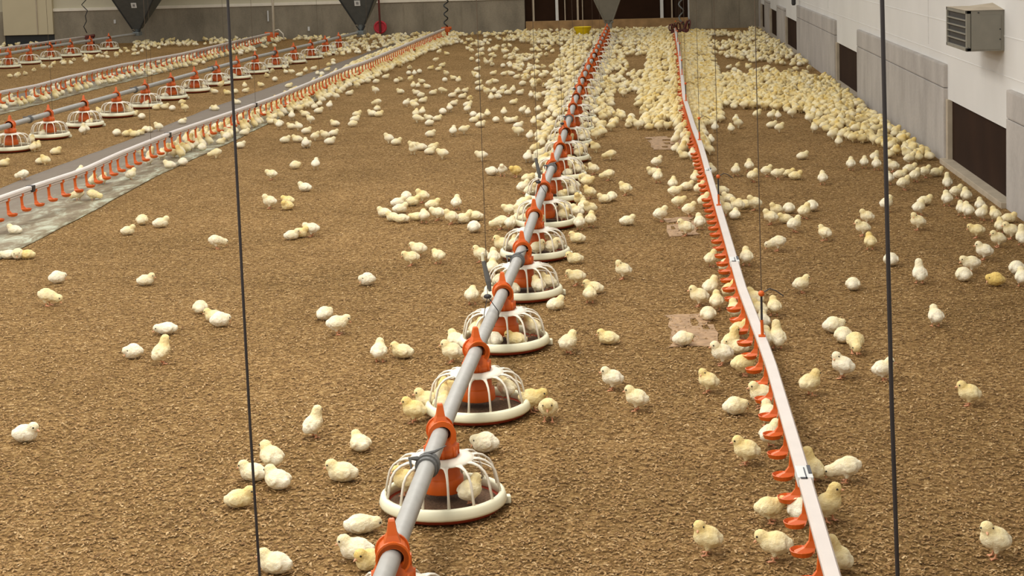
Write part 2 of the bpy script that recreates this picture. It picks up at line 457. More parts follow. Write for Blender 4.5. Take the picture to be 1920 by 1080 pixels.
# ------------------------------------------------------------------ feeder lines
def pan_meshes():
    out = {}
    def keep(name, bm, mats, smooth=True):
        o = obj(name, bm, mats, smooth=smooth); out[name] = o
    bm = bmesh.new()
    lathe(bm, [(0, .004), (.15, .004), (.168, .010), (.176, .024), (.172, .026), (.16, .018), (.14, .014), (0, .014)], 48)
    keep('pan_base', bm, M['redbase'])
    bm = bmesh.new()
    lathe(bm, [(.174, .020), (.182, .023), (.184, .030), (.179, .048), (.172, .054), (.164, .053), (.162, .046), (.166, .024)], 56, close=True)
    box(bm, (.168, -.012, .004), (.196, .012, .026), .003)   # small locking tab
    keep('rim', bm, M['cream'])
    bm = bmesh.new(); lathe(bm, [(0, .030), (.06, .030), (.13, .024), (.158, .021), (.158, .016), (0, .016)], 40)
    keep('feed', bm, M['feed'])
    bm = bmesh.new()
    lathe(bm, [(.044, .158), (.062, .159), (.080, .155), (.094, .150), (.094, .1465), (.078, .150), (.044, .152)], 42, close=True)
    nr = 14
    prof = [(.090, .1495), (.106, .1475), (.124, .142), (.141, .130), (.152, .113), (.158, .090), (.166, .052)]
    wid = [.0150, .0066, .0044, .0037, .0034, .0034, .0044]
    for i in range(nr):
        a = 2*PI*(i+.5)/nr; c, sn = math.cos(a), math.sin(a)
        rings = []
        for (r, z), w_ in zip(prof, wid):
            t = Vector((-sn, c, 0)); p = Vector((c*r, sn*r, z)); nrm = Vector((c*.5, sn*.5, .85)) if r < .14 else Vector((c, sn, .2))
            nrm.normalize(); h_ = .0022 if r < .1 else .0042
            rings.append([bm.verts.new(p+t*w_*sx+nrm*h_*sy) for sx, sy in ((-1, 0), (-.6, .8), (.6, .8), (1, 0), (.6, -.8), (-.6, -.8))])
        for A, B in zip(rings, rings[1:]):
            for q in range(6):
                j = (q+1) % 6; bm.faces.new((A[q], A[j], B[j], B[q]))
        bm.faces.new(rings[0]); bm.faces.new(rings[-1][::-1])
    # half ring on one side only, as moulded
    tube(bm, [(.153*math.cos(t), .153*math.sin(t), .098) for t in [math.radians(-8+q*6) for q in range(22)]], .0018, 5)
    bmesh.ops.recalc_face_normals(bm, faces=bm.faces[:])
    keep('grille', bm, M['white'])
    bm = bmesh.new()
    lathe(bm, [(.044, .150), (.0485, .149), (.0490, .148), (.0525, .101), (.0530, .0995), (.0600, .0965), (.0605, .0955), (.0625, .059), (.0615, .057), (.056, .057), (.046, .09), (.04, .15)], 16, close=True)
    keep('inner_cone', bm, M['orange'])
    bm = bmesh.new()
    lathe(bm, [(.040, .158), (.047, .158), (.047, .190), (.043, .192), (.043, .199), (.034, .212), (.030, .215), (.030, .17)], 28, close=True)
    for a in range(0, 360, 45):
        c, s = math.cos(math.radians(a)), math.sin(math.radians(a))
        box(bm, (c*.047-.004, s*.047-.004, .160), (c*.047+.004, s*.047+.004, .190))
    keep('collar', bm, M['orange'])
    bm = bmesh.new()                      # saddle that wraps the tube, with its upright fin
    for y0, y1 in ((-.034, .034),):
        rings = []
        for yy in (y0, y1):
            for rr in (.0255, .036):
                rings.append([bm.verts.new((rr*math.cos(t), yy, .225+rr*math.sin(t))) for t in [math.radians(-50+280*q/16) for q in range(17)]])
        a, b, c, d = rings
        for q in range(16):
            bm.faces.new((a[q], a[q+1], c[q+1], c[q])); bm.faces.new((b[q+1], b[q], d[q], d[q+1]))
            bm.faces.new((a[q+1], a[q], b[q], b[q+1])); bm.faces.new((c[q], c[q+1], d[q+1], d[q]))
        bm.faces.new((a[0], c[0], d[0], b[0])); bm.faces.new((a[16], b[16], d[16], c[16]))
    for yy in (-.034, .026):              # end flanges
        rg = []
        for yq in (yy, yy+.008):
            for rr in (.026, .0405):
                rg.append([bm.verts.new((rr*math.cos(2*PI*q/24), yq, .225+rr*math.sin(2*PI*q/24))) for q in range(24)])
        a, b, c, d = rg
        for q in range(24):
            j = (q+1) % 24
            bm.faces.new((a[q], a[j], c[j], c[q])); bm.faces.new((b[j], b[q], d[q], d[j]))
            bm.faces.new((a[j], a[q], b[q], b[j])); bm.faces.new((c[q], c[j], d[j], d[q]))
    vs = []
    for z, wx, wy in ((.255, .020, .024), (.275, .012, .016), (.306, .0075, .009), (.310, .005, .006)):
        vs.append([bm.verts.new((sx*wx, sy*wy, z)) for sx, sy in ((-1, -1), (1, -1), (1, 1), (-1, 1))])
    for a, b in zip(vs, vs[1:]):
        for q in range(4):
            j = (q+1) % 4; bm.faces.new((a[q], a[j], b[j], b[q]))
    bm.faces.new(vs[-1]); bm.faces.new(list(reversed(vs[0])))
    box(bm, (.030, -.010, .195), (.043, .010, .225), .003)     # side latch
    bmesh.ops.recalc_face_normals(bm, faces=bm.faces[:])
    keep('saddle', bm, M['orange'], smooth=False)
    return out
PM = pan_meshes()
pan_proto = list(PM.values())
used_first = [False]
def place_pan(x, y, rz, label, group, sc=1):
    r = empty('feeder_pan', (x, y, 0), rz)
    tag(r, label, 'feeder pan', group)
    for p in pan_proto:
        c = p.copy(); C.objects.link(c); c.parent = r
    return r
def feeder(line, ypans, zpipe, y0, y1, labelrow, grouprow, first=1, pan_first=1):
    # line: (x, y) polyline
    ys = [y0+(y1-y0)*i/60 for i in range(61)]
    e = empty('feed_tube', (interp(line, y0), y0, 0))
    base = e.location.copy()
    bm = bmesh.new(); tube(bm, [Vector((interp(line, y), y, zpipe))-base for y in ys], .0235, 16)
    obj('auger_tube', bm, M['tube'], e, smooth=True)
    return e

# central line, read off the picture
CL = [(-.615, 3.0), (-.615, 4.3), (-.618, 8.5), (-.625, 11.5), (-.66, 15), (-.69, 18), (-.685, 28.6)]
CL = []
for px, py in ((721, 1080), (771, 950), (855, 740), (975, 478), (1017, 360), (1048, 282), (1079, 186), (1093, 146), (1138, 54)):
    p = G(px, py, .225); CL.append((p.x, p.y))
CL = [(CL[0][0]-.0, 2.6)]+CL
LL = []
for px, py in ((0, 240), (120, 205), (237, 173), (360, 139), (480, 107), (580, 84), (676, 60)):
    p = G(px, py, .225); LL.append((p.x, p.y))
LL = [(LL[0][0], 9.0)]+LL
L2 = []
for px, py in ((0, 103), (65, 92), (150, 79), (237, 66), (252, 64)):
    p = G(px, py, .225); L2.append((p.x, p.y))
L2 = [(L2[0][0]-.02, 18.0)]+L2
print('CL', [(round(a, 2), round(b, 2)) for a, b in CL]); print('LL', [(round(a, 2), round(b, 2)) for a, b in LL]); print('L2', [(round(a, 2), round(b, 2)) for a, b in L2])

tubes = {}
for nm, line, lab in (('c', CL, 'long grey feed tube running through the central row of feeder pans'),
                      ('l', LL, 'long grey feed tube of the nearer left feeder row'),
                      ('l2', L2, 'long grey feed tube of the farthest left feeder row')):
    y0, y1 = line[0][1], line[-1][1]
    e = feeder(line, None, .225, y0, y1, '', '')
    tag(e, lab, 'feed tube'); tubes[nm] = (e, line)

def clip(e, line, y):
    x = interp(line, y)-e.location.x; yy = y-e.location.y
    bm = bmesh.new()
    for r0, r1, a, b in ((.0236, .029, -.03, .03), (.0236, .0335, -.012, .012)):
        rg = []
        for yq in (yy+a, yy+b):
            for rr in (r0, r1): rg.append([bm.verts.new((x+rr*math.cos(2*PI*q/20), yq, .225+rr*math.sin(2*PI*q/20))) for q in range(20)])
        a_, b_, c_, d_ = rg
        for q in range(20):
            j = (q+1) % 20
            bm.faces.new((a_[q], a_[j], c_[j], c_[q])); bm.faces.new((b_[j], b_[q], d_[q], d_[j]))
            bm.faces.new((a_[j], a_[q], b_[q], b_[j])); bm.faces.new((c_[q], c_[j], d_[j], d_[q]))
    # two tips of the strap
    tube(bm, [(x-.01, yy, .255), (x+.02, yy+.004, .262), (x+.048, yy+.03, .27)], [.005, .004, .001], 6)
    tube(bm, [(x-.026, yy-.005, .245), (x-.045, yy-.02, .25), (x-.04, yy-.03, .225)], [.008, .006, .002], 6)
    bmesh.ops.recalc_face_normals(bm, faces=bm.faces[:])
    obj('clamp', bm, M['clip'], e, smooth=False)
for y in (4.33, 7.25, 10.3, 13.3, 16.3, 19.3, 22.3): clip(tubes['c'][0], CL, y)
for y in (14.2, 17.2, 20.2, 23.2): clip(tubes['l'][0], LL, y)

pans = []
y = 3.67; i = 1
while y < 28.4:
    x = interp(CL, y)+(.0 if y < 12 else .0)
    place_pan(x, y, random.uniform(0, .4), 'white grille feeder pan with orange cone, %s nearest in the central row' % ORD[i] if i > 1 else 'nearest central feeder pan, mostly cut off by the bottom edge', 'feeder pans in the central row')
    pans.append((x, y)); y += .966; i += 1
panl = []
# left row: pans read at px 20, 98, 165 ...
yl = [G(x, yy, .05).y for x, yy in ((20, 283), (98, 256), (166, 233), (227, 213))]
def ysolve(line, px, z=.3):
    return min((abs(proj(interp(line, 8+q*.01), 8+q*.01, z)[0]-px), 8+q*.01) for q in range(2400))[1]
yA, yB = ysolve(LL, 18), ysolve(LL, 478)
y = yA; i = 1; st = (yB-yA)/9
print('left step', yA, yB, st)
while y < 28.0:
    x = interp(LL, y)
    place_pan(x, y, random.uniform(0, .4), 'white feeder pan with orange cone, %s from the left edge in the nearer left row' % ORD[i], 'feeder pans in the nearer left row')
    panl.append((x, y)); y += st; i += 1
pan2 = []
yA, yB = ysolve(L2, 15), ysolve(L2, 237); y = yA; i = 1; st2 = (yB-yA)/6; print('l2', yA, yB, st2)
while y < 29.6:
    x = interp(L2, y)
    place_pan(x, y, random.uniform(0, .4), 'small distant feeder pan, %s from the left edge in the farthest left row' % ORD[i], 'feeder pans in the farthest left row')
    pan2.append((x, y)); y += st2; i += 1
for p in pan_proto: bpy.data.objects.remove(p)

# ------------------------------------------------------------------ drinker lines
def cup_mesh():
    bm = bmesh.new()
    box(bm, (-.012, -.014, -.012), (.012, .014, .012), .003)            # saddle on the pipe
    tube(bm, [(0, 0, -.01), (0, 0, -.05)], .0048, 8)
    rg = []                                                              # solid wing that carries the cup
    for x0, x1, hw, z in ((-.008, .008, .010, -.008), (-.007, .006, .007, -.035), (-.010, .005, .007, -.066), (-.022, .004, .010, -.082), (-.046, .0, .018, -.093)):
        rg.append([bm.verts.new(v) for v in ((x0, -hw*.6, z), (x1, -hw, z), (x1, hw, z), (x0, hw*.6, z))])
    for A, B in zip(rg, rg[1:]):
        for q in range(4):
            j = (q+1) % 4; bm.faces.new((A[q], A[j], B[j], B[q]))
    bm.faces.new(rg[0]); bm.faces.new(rg[-1][::-1])
    lathe(bm, [(0, -.106), (.012, -.106), (.026, -.101), (.031, -.088), (.029, -.087), (.023, -.097), (.010, -.100), (0, -.100)], 18, c=(-.028, 0))
    bmesh.ops.recalc_face_normals(bm, faces=bm.faces[:])
    me = bpy.data.meshes.new('drinker_cup'); bm.to_mesh(me); bm.free(); me.materials.append(M['orange'])
    return me
cupm = cup_mesh()
def drinker(pts, label, rail_mat, zr, y_first, y_last, step=.2, side=1, maxn=100, pipe='rail'):
    P = [(p.x, p.y) for p in pts]
    y0 = P[0][1]
    e = empty('drinker_line', (P[0][0], y0, 0)); tag(e, label, 'drinker line')
    b = e.location.copy()
    ys = [y0+(P[-1][1]-y0)*i/80 for i in range(81)]
    path = [Vector((interp(P, y), y, zr))-b for y in ys]
    bm = bmesh.new(); sweep(bm, path, [(-.017, -.011), (.017, -.011), (.0185, .006), (.013, .014), (-.013, .014), (-.0185, .006)])
    bmesh.ops.recalc_face_normals(bm, faces=bm.faces[:])
    obj('rail', bm, rail_mat, e)
    bm = bmesh.new(); tube(bm, [p+Vector((0, 0, -.0225)) for p in path], .0105, 10)
    obj('water_pipe', bm, M[pipe], e, smooth=True)
    y = y_first; n = 0; rest = bmesh.new()
    while y < y_last:
        loc = Vector((interp(P, y), y, zr-.023))-b
        if n < maxn:
            o = bpy.data.objects.new('drinker_cup', cupm); C.objects.link(o); o.parent = e; o.location = loc
            o.scale.x = side; o.rotation_euler.z = random.uniform(-.15, .15)
        else:
            k = len(rest.verts); rest.from_mesh(cupm); rest.verts.ensure_lookup_table()
            for v in rest.verts[k:]: v.co.x = v.co.x*side+loc.x; v.co.y += loc.y; v.co.z += loc.z
        n += 1; y += step
    if n > maxn: tag(obj('distant_drinker_cups', rest, M['orange'], e), kind='stuff')
    else: rest.free()
    # dark clamp sleeves where rail lengths meet
    return e, P
RP = [G(x, y, .19) for x, y in ((1560, 1078), (1509, 899), (1443, 675), (1391, 540), (1351, 402), (1313, 270), (1301, 240), (1283, 182), (1274, 100), (1266, 54))]
RP = [Vector((RP[0].x, 3.0, .19))]+RP
dr, RPL = drinker(RP, 'white drinker line with orange cups running down the right side', M['rail'], .19, 3.7, 28.3, pipe='redbase')
LP = [G(x, y, .19) for x, y in ((0, 372), (72, 347), (155, 320), (220, 290), (320, 250), (435, 211), (517, 182), (583, 155), (640, 131), (685, 116), (780, 76), (836, 53))]
LP = [Vector((LP[0].x-.0, 8.0, .19))]+LP
dl, LPL = drinker(LP, 'drinker line with long orange cups above the near paper strip', M['rail'], .19, LP[1].y-.3, 29.5, side=-1)
LP2 = [G(x, y, .19) for x, y in ((0, 173), (70, 160), (125, 145), (225, 122), (340, 101), (475, 70), (505, 63))]
dl2, LPL2 = drinker(LP2, 'distant drinker line above the far paper strip', M['rail'], .19, LP2[0].y, 29, side=-1)
LP3 = [G(x, y, .19) for x, y in ((0, 91), (70, 81), (158, 69))]
dl3, LPL3 = drinker(LP3, 'most distant drinker line, at the left edge below the door', M['rail'], .19, LP3[0].y, 29.4, side=-1)
print('RPL', [(round(a, 2), round(b, 2)) for a, b in RPL]); print('LPL', [(round(a, 2), round(b, 2)) for a, b in LPL]); print('LPL2', [(round(a, 2), round(b, 2)) for a, b in LPL2], [(round(a, 2), round(b, 2)) for a, b in LPL3])
# grey joint sleeves on the right rail
for y in (4.33, 7.33, 10.3):
    x = interp(RPL, y)-dr.location.x; yy = y-dr.location.y
    bm = bmesh.new(); box(bm, (x-.0205, yy-.05, .178), (x+.0205, yy+.05, .2055), .003)
    obj('joint_sleeve', bm, M['sticker'], dr)
    bm = bmesh.new(); box(bm, (x-.014, yy-.06, .2055), (x+.004, yy-.052, .207)); box(bm, (x+.0, yy-.06, .2055), (x+.003, yy+.03, .207)); box(bm, (x+.010, yy-.02, .2055), (x+.019, yy+.045, .208))
    obj('clip', bm, M['darkprint'], dr)
# black switch on the near left line
for px, py in ((62, 352), (315, 252), (475, 196)):
    p = G(px, py, .19); bm = bmesh.new(); x = interp(LPL, p.y)-dl.location.x; yy = p.y-dl.location.y
    box(bm, (x-.024, yy-.022, .165), (x+.024, yy+.022, .206), .005); obj('black_clamp', bm, M['cable'], dl)

# end assemblies
def small(name, bm, m, label, cat, group=None, smooth=False): return tag(obj(name, bm, m, smooth=smooth), label, cat, group)
p = GY(1275, 47, 28.9)
bm = bmesh.new()
for i in range(7):
    a = i*.9; r = .05+.012*i
    tube(bm, [(p.x-.02+(i-3)*.05+r*.4*math.cos(t+a), 28.9+.08*math.sin(t*1.3+a), .16+r*math.sin(t)) for t in [q*2*PI/14 for q in range(15)]], .012, 6)
box(bm, (p.x-.16, 28.85, .0), (p.x+.14, 28.97, .13), .02)
small('pressure_regulator', bm, M['darkred'], 'dark red regulator and hoses at the far end of the white drinker line', 'regulator')
p = G(838, 54, .19)
bm = bmesh.new(); tube(bm, [(p.x-.1, p.y+.02, .19), (p.x+.08, p.y+.02, .2)], .03, 10); tube(bm, [(p.x, p.y, .0), (p.x, p.y, .26)], .02, 10); box(bm, (p.x-.03, p.y-.05, .13), (p.x+.05, p.y+.05, .22), .01)
small('pressure_regulator', bm, M['orange'], 'orange regulator at the far end of the nearest left drinker line', 'regulator')
p = G(510, 66, .12)
bm = bmesh.new(); box(bm, (p.x-.1, p.y, .0), (p.x+.08, p.y+.08, .16), .02); tube(bm, [(p.x-.14, p.y+.03, .16), (p.x+.12, p.y+.03, .14)], .025, 8)
small('pressure_regulator', bm, M['orange'], 'orange regulator below the white standpipe on the far wall', 'regulator')
p = G(167, 72, .15)
bm = bmesh.new(); box(bm, (p.x-.08, p.y, .0), (p.x+.08, p.y+.08, .17), .02); tube(bm, [(p.x-.12, p.y+.03, .17), (p.x+.1, p.y+.03, .2)], .03, 8)
small('pressure_regulator', bm, M['darkred'], 'dark red regulator on the floor right of the cream door', 'regulator')
# white standpipe
a = GY(511, 0, 30.6); b_ = GY(513, 62, 30.6)
bm = bmesh.new(); tube(bm, [(a.x, 30.6, 2.4), (a.x, 30.6, .08)], .022, 10)
tube(bm, [(a.x, 30.6, .2), (a.x+.09, 30.6, .22), (a.x+.17, 30.6, .14), (a.x+.19, 30.6, .02)], .011, 8)
small('water_standpipe', bm, M['white'], 'white vertical water pipe in front of the far concrete wall', 'pipe', smooth=True)
bm = bmesh.new(); xx = GY(503, 30, YF).x; box(bm, (xx-.012, YF-.03, GY(503, 40, YF).z), (xx+.012, YF-.0, GY(503, 20, YF).z), .004)
small('wall_tag', bm, M['sticker'], 'narrow white tag on the far wall beside the white standpipe', 'tag')
for (px, y0, y1), lab in zip(((579, 58, 50), (216, 44, 37)), ('small white tag on the far wall between standpipe and middle hopper', 'small white tag on the far wall left of the left hopper')):
    bm = bmesh.new(); xx = GY(px, 50, YF).x; box(bm, (xx-.02, YF-.012, GY(px, y0, YF).z), (xx+.02, YF, GY(px, y1, YF).z), .002)
    small('wall_tag', bm, M['sticker'], lab, 'tag')
# red reel with its dark pipe
p = GY(713, 51, YF-.12)
bm = bmesh.new()
tube(bm, [(p.x+.105*math.cos(t), YF-.12, p.z+.105*math.sin(t)) for t in [q*2*PI/24 for q in range(25)]], .022, 8)
bmesh.ops.create_cone(bm, cap_ends=True, segments=24, radius1=.10, radius2=.10, depth=.02, matrix=Matrix.Translation((p.x, YF-.12, p.z)) @ Matrix.Rotation(PI/2, 4, 'X'))
r = small('hose_reel', bm, M['red'], 'round red reel standing against the far concrete wall', 'hose reel')
bm = bmesh.new(); tube(bm, [(p.x-.05, YF-.05, 2.2), (p.x+.005, YF-.155, p.z-.1)], .02, 8)
small('dark_pipe', bm, M['darkred'], 'dark vertical pipe running down in front of the red reel', 'pipe')
# coiled hoses
def coil(px, y0, y1, Y, amp, turns, mat, label, wid=.012):
    a = GY(px, y0, Y); b = GY(px, y1, Y)
    pts = []
    for q in range(turns*10+1):
        t = q/(turns*10); ang = t*turns*2*PI
        pts.append((a.x+(b.x-a.x)*t+amp*math.cos(ang)*(1-.3*t), Y+amp*math.sin(ang), a.z+(b.z-a.z)*t))
    bm = bmesh.new(); tube(bm, pts, wid, 6); small('coiled_hose', bm, mat, label, 'hose', smooth=True)
coil(836, -30, 50, G(838, 54, .19).y, .045, 5, M['galvd'], 'dark coiled hose hanging above the end of the near left drinker line')
coil(1277, -30, 46, 28.9, .05, 3, M['galvl'], 'pale coiled hose hanging in front of the dark far opening')
a = [GY(x, y, 30.8) for x, y in ((166, -20), (161, 0), (153, 9), (158, 14), (164, 20), (160, 30), (162, 40), (157, 50), (163, 62))]
bm = bmesh.new(); tube(bm, a, .009, 6); small('hanging_hose', bm, M['galvd'], 'thin dark hose hanging against the far wall right of the door', 'hose', smooth=True)

# hoppers ----------------------------------------------------------------
def hopper(px_l, px_r, px_b, py_b, Y, label, mats, sticker=None, boot=None):
    a, b = GY(px_l, 0, Y), GY(px_r, 0, Y); bt = GY(px_b, py_b, Y)
    zt = 2.05; z0 = (a.z+b.z)/2
    hb = .075; cx = bt.x
    # extend the sides up
    k = (zt-bt.z)/(z0-bt.z)
    xl = cx-hb+(a.x-(cx-hb))*k; xr = cx+hb+(b.x-(cx+hb))*k
    d = (xr-xl)/2*.8
    e = empty('feed_hopper', (cx, Y, 0)); tag(e, label, 'feed hopper')
    bm = bmesh.new()
    zb = bt.z+.06
    lo = [bm.verts.new((x, y, zb)) for x, y in ((-hb, -hb), (hb, -hb), (hb, hb), (-hb, hb))]
    hi = [bm.verts.new((x, y, zt)) for x, y in ((xl-cx, -d), (xr-cx, -d), (xr-cx, d), (xl-cx, d))]
    for q in range(4):
        j = (q+1) % 4; bm.faces.new((lo[q], lo[j], hi[j], hi[q]))
    bm.faces.new(lo[::-1]); bm.faces.new(hi)
    hi2 = bmesh.ops.extrude_face_region(bm, geom=[bm.faces[-1]] if False else [f for f in bm.faces if all(abs(v.co.z-zt) < 1e-5 for v in f.verts)])
    for v in hi2['geom']:
        if isinstance(v, bmesh.types.BMVert): v.co.z += .5
    bmesh.ops.recalc_face_normals(bm, faces=bm.faces[:])
    obj('funnel', bm, mats[0], e)
    bm = bmesh.new()
    for (x0, y0), (x1, y1) in zip([(-hb, -hb), (hb, -hb)], [(xl-cx, -d), (xr-cx, -d)]):
        tube(bm, [(x0, y0, zb), (x1, y1, zt)], .014, 6)
    tube(bm, [(hb, -hb, zb-.02), (hb*.2, -.04, .24)], .018, 6)
    tube(bm, [(-hb, -hb, zb-.02), (-hb*.1, -.04, .24)], .010, 6)
    obj('corner_edging', bm, mats[1], e)
    bm = bmesh.new()
    lathe(bm, [(0, .245), (.03, .245), (.045, .27), (.07, zb), (0, zb)], 16)
    box(bm, (-.06, -.14, .19), (.06, .10, .262), .01)
    obj('outlet_boot', bm, mats[2], e)
    if sticker:
        s = GY(sticker[0], sticker[1], Y-.3); w, h = sticker[2], sticker[3]
        # on the front sloping face
        t = (s.z-zb)/(zt-zb); y_ = -hb+(-d+hb)*t
        n = Vector((0, -(zt-zb), -(d-hb))).normalized()
        p = Vector((GY(sticker[0], sticker[1], Y+y_).x-cx, y_, s.z)) + n*.006
        m4 = Matrix.Translation(p) @ n.to_track_quat('Z', 'Y').to_matrix().to_4x4()
        bm = bmesh.new(); bmesh.ops.create_cube(bm, size=1, matrix=m4 @ Matrix.Diagonal((w, h, .004, 1)))
        obj('sticker', bm, M['sticker'], e)
        bm = bmesh.new(); 
        for q in ((0, 0, w*.3, h*.12), (0, h*.2, w*.3, h*.08), (-w*.15, 0, w*.06, h*.5), (w*.15, 0, w*.06, h*.5), (0, -h*.2, w*.36, h*.08)):
            bmesh.ops.create_cube(bm, size=1, matrix=m4 @ Matrix.Translation((q[0], q[1], .003)) @ Matrix.Diagonal((q[2], q[3], .002, 1)))
        obj('sticker_print', bm, M['darkprint'], e)
hopper(220, 298, 258, 60, 30.3, 'dark grey feed hopper, leftmost, at the end of the farthest left feeder row', (M['galv'], M['galvd'], M['galvl']), (251, 10, .1, .1))
hopper(640, 707, 677, 52, 28.6, 'dark grey feed hopper at the end of the nearer left feeder row', (M['galv'], M['galvd'], M['galvl']), (670, 6, .1, .1))
hopper(1113, 1164, 1141, 44, 28.6, 'grey feed hopper at the end of the central feeder row before the dark opening', (M['boxgrey'], M['boxgrey'], M['boxgrey']))

# yellow bucket
p = G(1101, 57)
bm = bmesh.new(); lathe(bm, [(0, .0), (.10, .0), (.115, .02), (.125, .1), (.145, .13), (.15, .17), (.158, .175), (.156, .182), (.14, .178), (.13, .13), (.11, .02), (0, .015)], 32)
tub = small('feed_tub', bm, M['yellow'], 'round yellow plastic tub standing at the far opening left of the hopper', 'tub', smooth=True)
tub.location = (p.x, 29.6, 0)

# heater / control box on the right wall --------------------------------
y0 = GX(1880, 60, XR+.02).y; xl = GY(1812, 60, y0).x; y1 = GX(1774, 50, xl).y
zb, zt = GY(1812, 97, y0).z, GY(1812, 20, y0).z
e = empty('wall_heater', (XR, (y0+y1)/2, zb)); tag(e, 'grey louvred metal box fixed to the white right wall', 'wall heater')
b0 = e.location.copy()
X0, X1, Y0, Y1, Z0, Z1 = xl-XR, .03, y0-b0.y, y1-b0.y, 0, zt-zb
bm = bmesh.new()
box(bm, (X0+.02, Y0, Z0), (X1, Y1, Z1), .004)
obj('casing', bm, M['boxgrey'], e)
bm = bmesh.new()
box(bm, (X0, Y0, Z0), (X0+.03, Y0+.03, Z1), .003); box(bm, (X0, Y1-.03, Z0), (X0+.03, Y1, Z1), .003)
box(bm, (X0, Y0, Z0), (X0+.03, Y1, Z0+.022), .003); box(bm, (X0, Y0, Z1-.022), (X0+.03, Y1, Z1), .003)
obj('front_frame', bm, M['boxgrey'], e)
bm = bmesh.new(); box(bm, (X0+.012, Y0+.02, Z0+.02), (X0+.022, Y1-.02, Z1-.02)); obj('dark_interior', bm, M['boxdark'], e)
for q in range(4):
    z = Z0+.02+(Z1-.04)*(q+1)/5
    bm = bmesh.new(); box(bm, (X0-.002, Y0+.02, z-.004), (X0+.016, Y1-.02, z+.004), .002); obj('louvre', bm, M['boxgrey'], e)
bm = bmesh.new()
vs = [bm.verts.new(v) for v in ((X0-.005, Y0-.006, Z1), (X1, Y0-.006, Z1), (X1, Y1, Z1), (X0-.005, Y1, Z1), (X0-.005, (Y0+Y1)/2, Z1+.004), (X1, (Y0+Y1)/2, Z1+.03))]
bm.faces.new((vs[0], vs[1], vs[5], vs[4])); bm.faces.new((vs[4], vs[5], vs[2], vs[3])); bm.faces.new((vs[1], vs[2], vs[5])); bm.faces.new((vs[0], vs[4], vs[3])); bm.faces.new((vs[0], vs[3], vs[2], vs[1]))
bmesh.ops.recalc_face_normals(bm, faces=bm.faces[:])
obj('lid', bm, M['palewood'], e)
bm = bmesh.new(); box(bm, (X0+.03, Y0-.003, Z0+.01), (X1-.02, Y0+.001, Z1-.03), .001); obj('side_panel', bm, M['boxgrey'], e)
bm = bmesh.new()
for q in ((X0+.07, Z1-.014), (X1-.025, Z0+.13), (X1-.025, Z0+.07), (X0+.012, Z0+.02)):
    bmesh.ops.create_icosphere(bm, subdivisions=1, radius=.005, matrix=Matrix.Translation((q[0], Y0-.003, q[1])))
obj('screws', bm, M['galvd'], e)
# small dark fitting high on the wall
y = GX(1488, 5, XR-.05).y; z0_ = GX(1488, 10, XR-.05).z
bm = bmesh.new(); tube(bm, [(XR-.05, y, z0_+.6), (XR-.05, y, z0_+.02), (XR-.05, y, z0_)], [.03, .03, .02], 10); box(bm, (XR-.05, y-.02, z0_+.2), (XR+.03, y+.02, z0_+.24))
small('dark_hanging_fitting', bm, M['cable'], 'short dark fitting hanging high on the right wall at the top edge', 'fitting')

# cables -----------------------------------------------------------------
def cable(pts, r, mat, label, group=None, cat='cable'):
    bm = bmesh.new(); tube(bm, pts, r, 8); return small('suspension_cable', bm, mat, label, cat, group, smooth=True)
ZT = 3.0
def up(a, b, ztop):                       # extend the line a->b upward to a height
    d = b-a; return b + d*((ztop-b.z)/d.z)
Yc = 3.45
a, b = GY(487, 1080, Yc), GY(427, 0, Yc)
m_ = GY(456, 560, Yc)
cable([a+(a-m_)*((a.z-.0)/(m_.z-a.z)), a, GY(469, 800, Yc), m_, GY(441, 270, Yc), b, up(a, b, ZT)], .0031, M['cable'], 'dark cable hanging close to the camera on the left')
a, b = GY(1683, 1080, Yc), GY(1654, 0, Yc)
cable([a+(a-b)*(a.z/(b.z-a.z)), a, GY(1672, 760, Yc), GY(1663, 400, Yc), b, up(a, b, ZT)], .0046, M['cable'], 'thick dark cable hanging close to the camera on the right')
# central line suspensions
i = 0
for Y in (6.12, 9.15, 12.2, 15.2, 18.2, 21.2, 24.2):
    x = interp(CL, Y)
    kn = Vector((x-.012, Y, .305))
    e = empty('suspension_cable', (x, Y, .225)); 
    tag(e, 'thin cord holding up the central feed tube, %s nearest' % ORD[i+1], 'cable', 'cords along the central feed tube')
    L0 = e.location.copy()
    bm = bmesh.new(); top = Vector((x-.03, Y, ZT))
    tube(bm, [kn-L0, top-L0], .0014 if i == 0 else .0016, 6)
    obj('cord', bm, M['thin'], e)
    bm = bmesh.new()
    for s in (-1, 1):
        tube(bm, [kn-L0, Vector((s*.0245, s*.02, .02)), Vector((s*.0255, s*.026, -.005)), Vector((s*.012, s*.026, -.026))], .0016, 6)
    tube(bm, [Vector((-.014, .026, -.026)), Vector((.014, -.026, -.028))], .0016, 6)
    obj('loop', bm, M['cable'], e)
    bm = bmesh.new(); bmesh.ops.create_icosphere(bm, subdivisions=2, radius=.012, matrix=Matrix.Translation(kn-L0) @ Matrix.Diagonal((1.3, 1, .8, 1)))
    obj('knot', bm, M['cable'], e)
    i += 1
    if i > 2: continue
    bm = bmesh.new(); k0 = kn-L0
    tube(bm, [k0+Vector((.010, 0, .02)), k0+Vector((.004, 0, .06)), k0+Vector((-.012, 0, .135))], [.006, .011, .0075], 8)
    obj('adjuster', bm, M['clip'], e)
    bm = bmesh.new(); tube(bm, [k0+Vector((-.013, 0, .135)), k0+Vector((-.015, 0, .165))], .006, 8); obj('adjuster_cap', bm, M['cream'], e)
i = 0
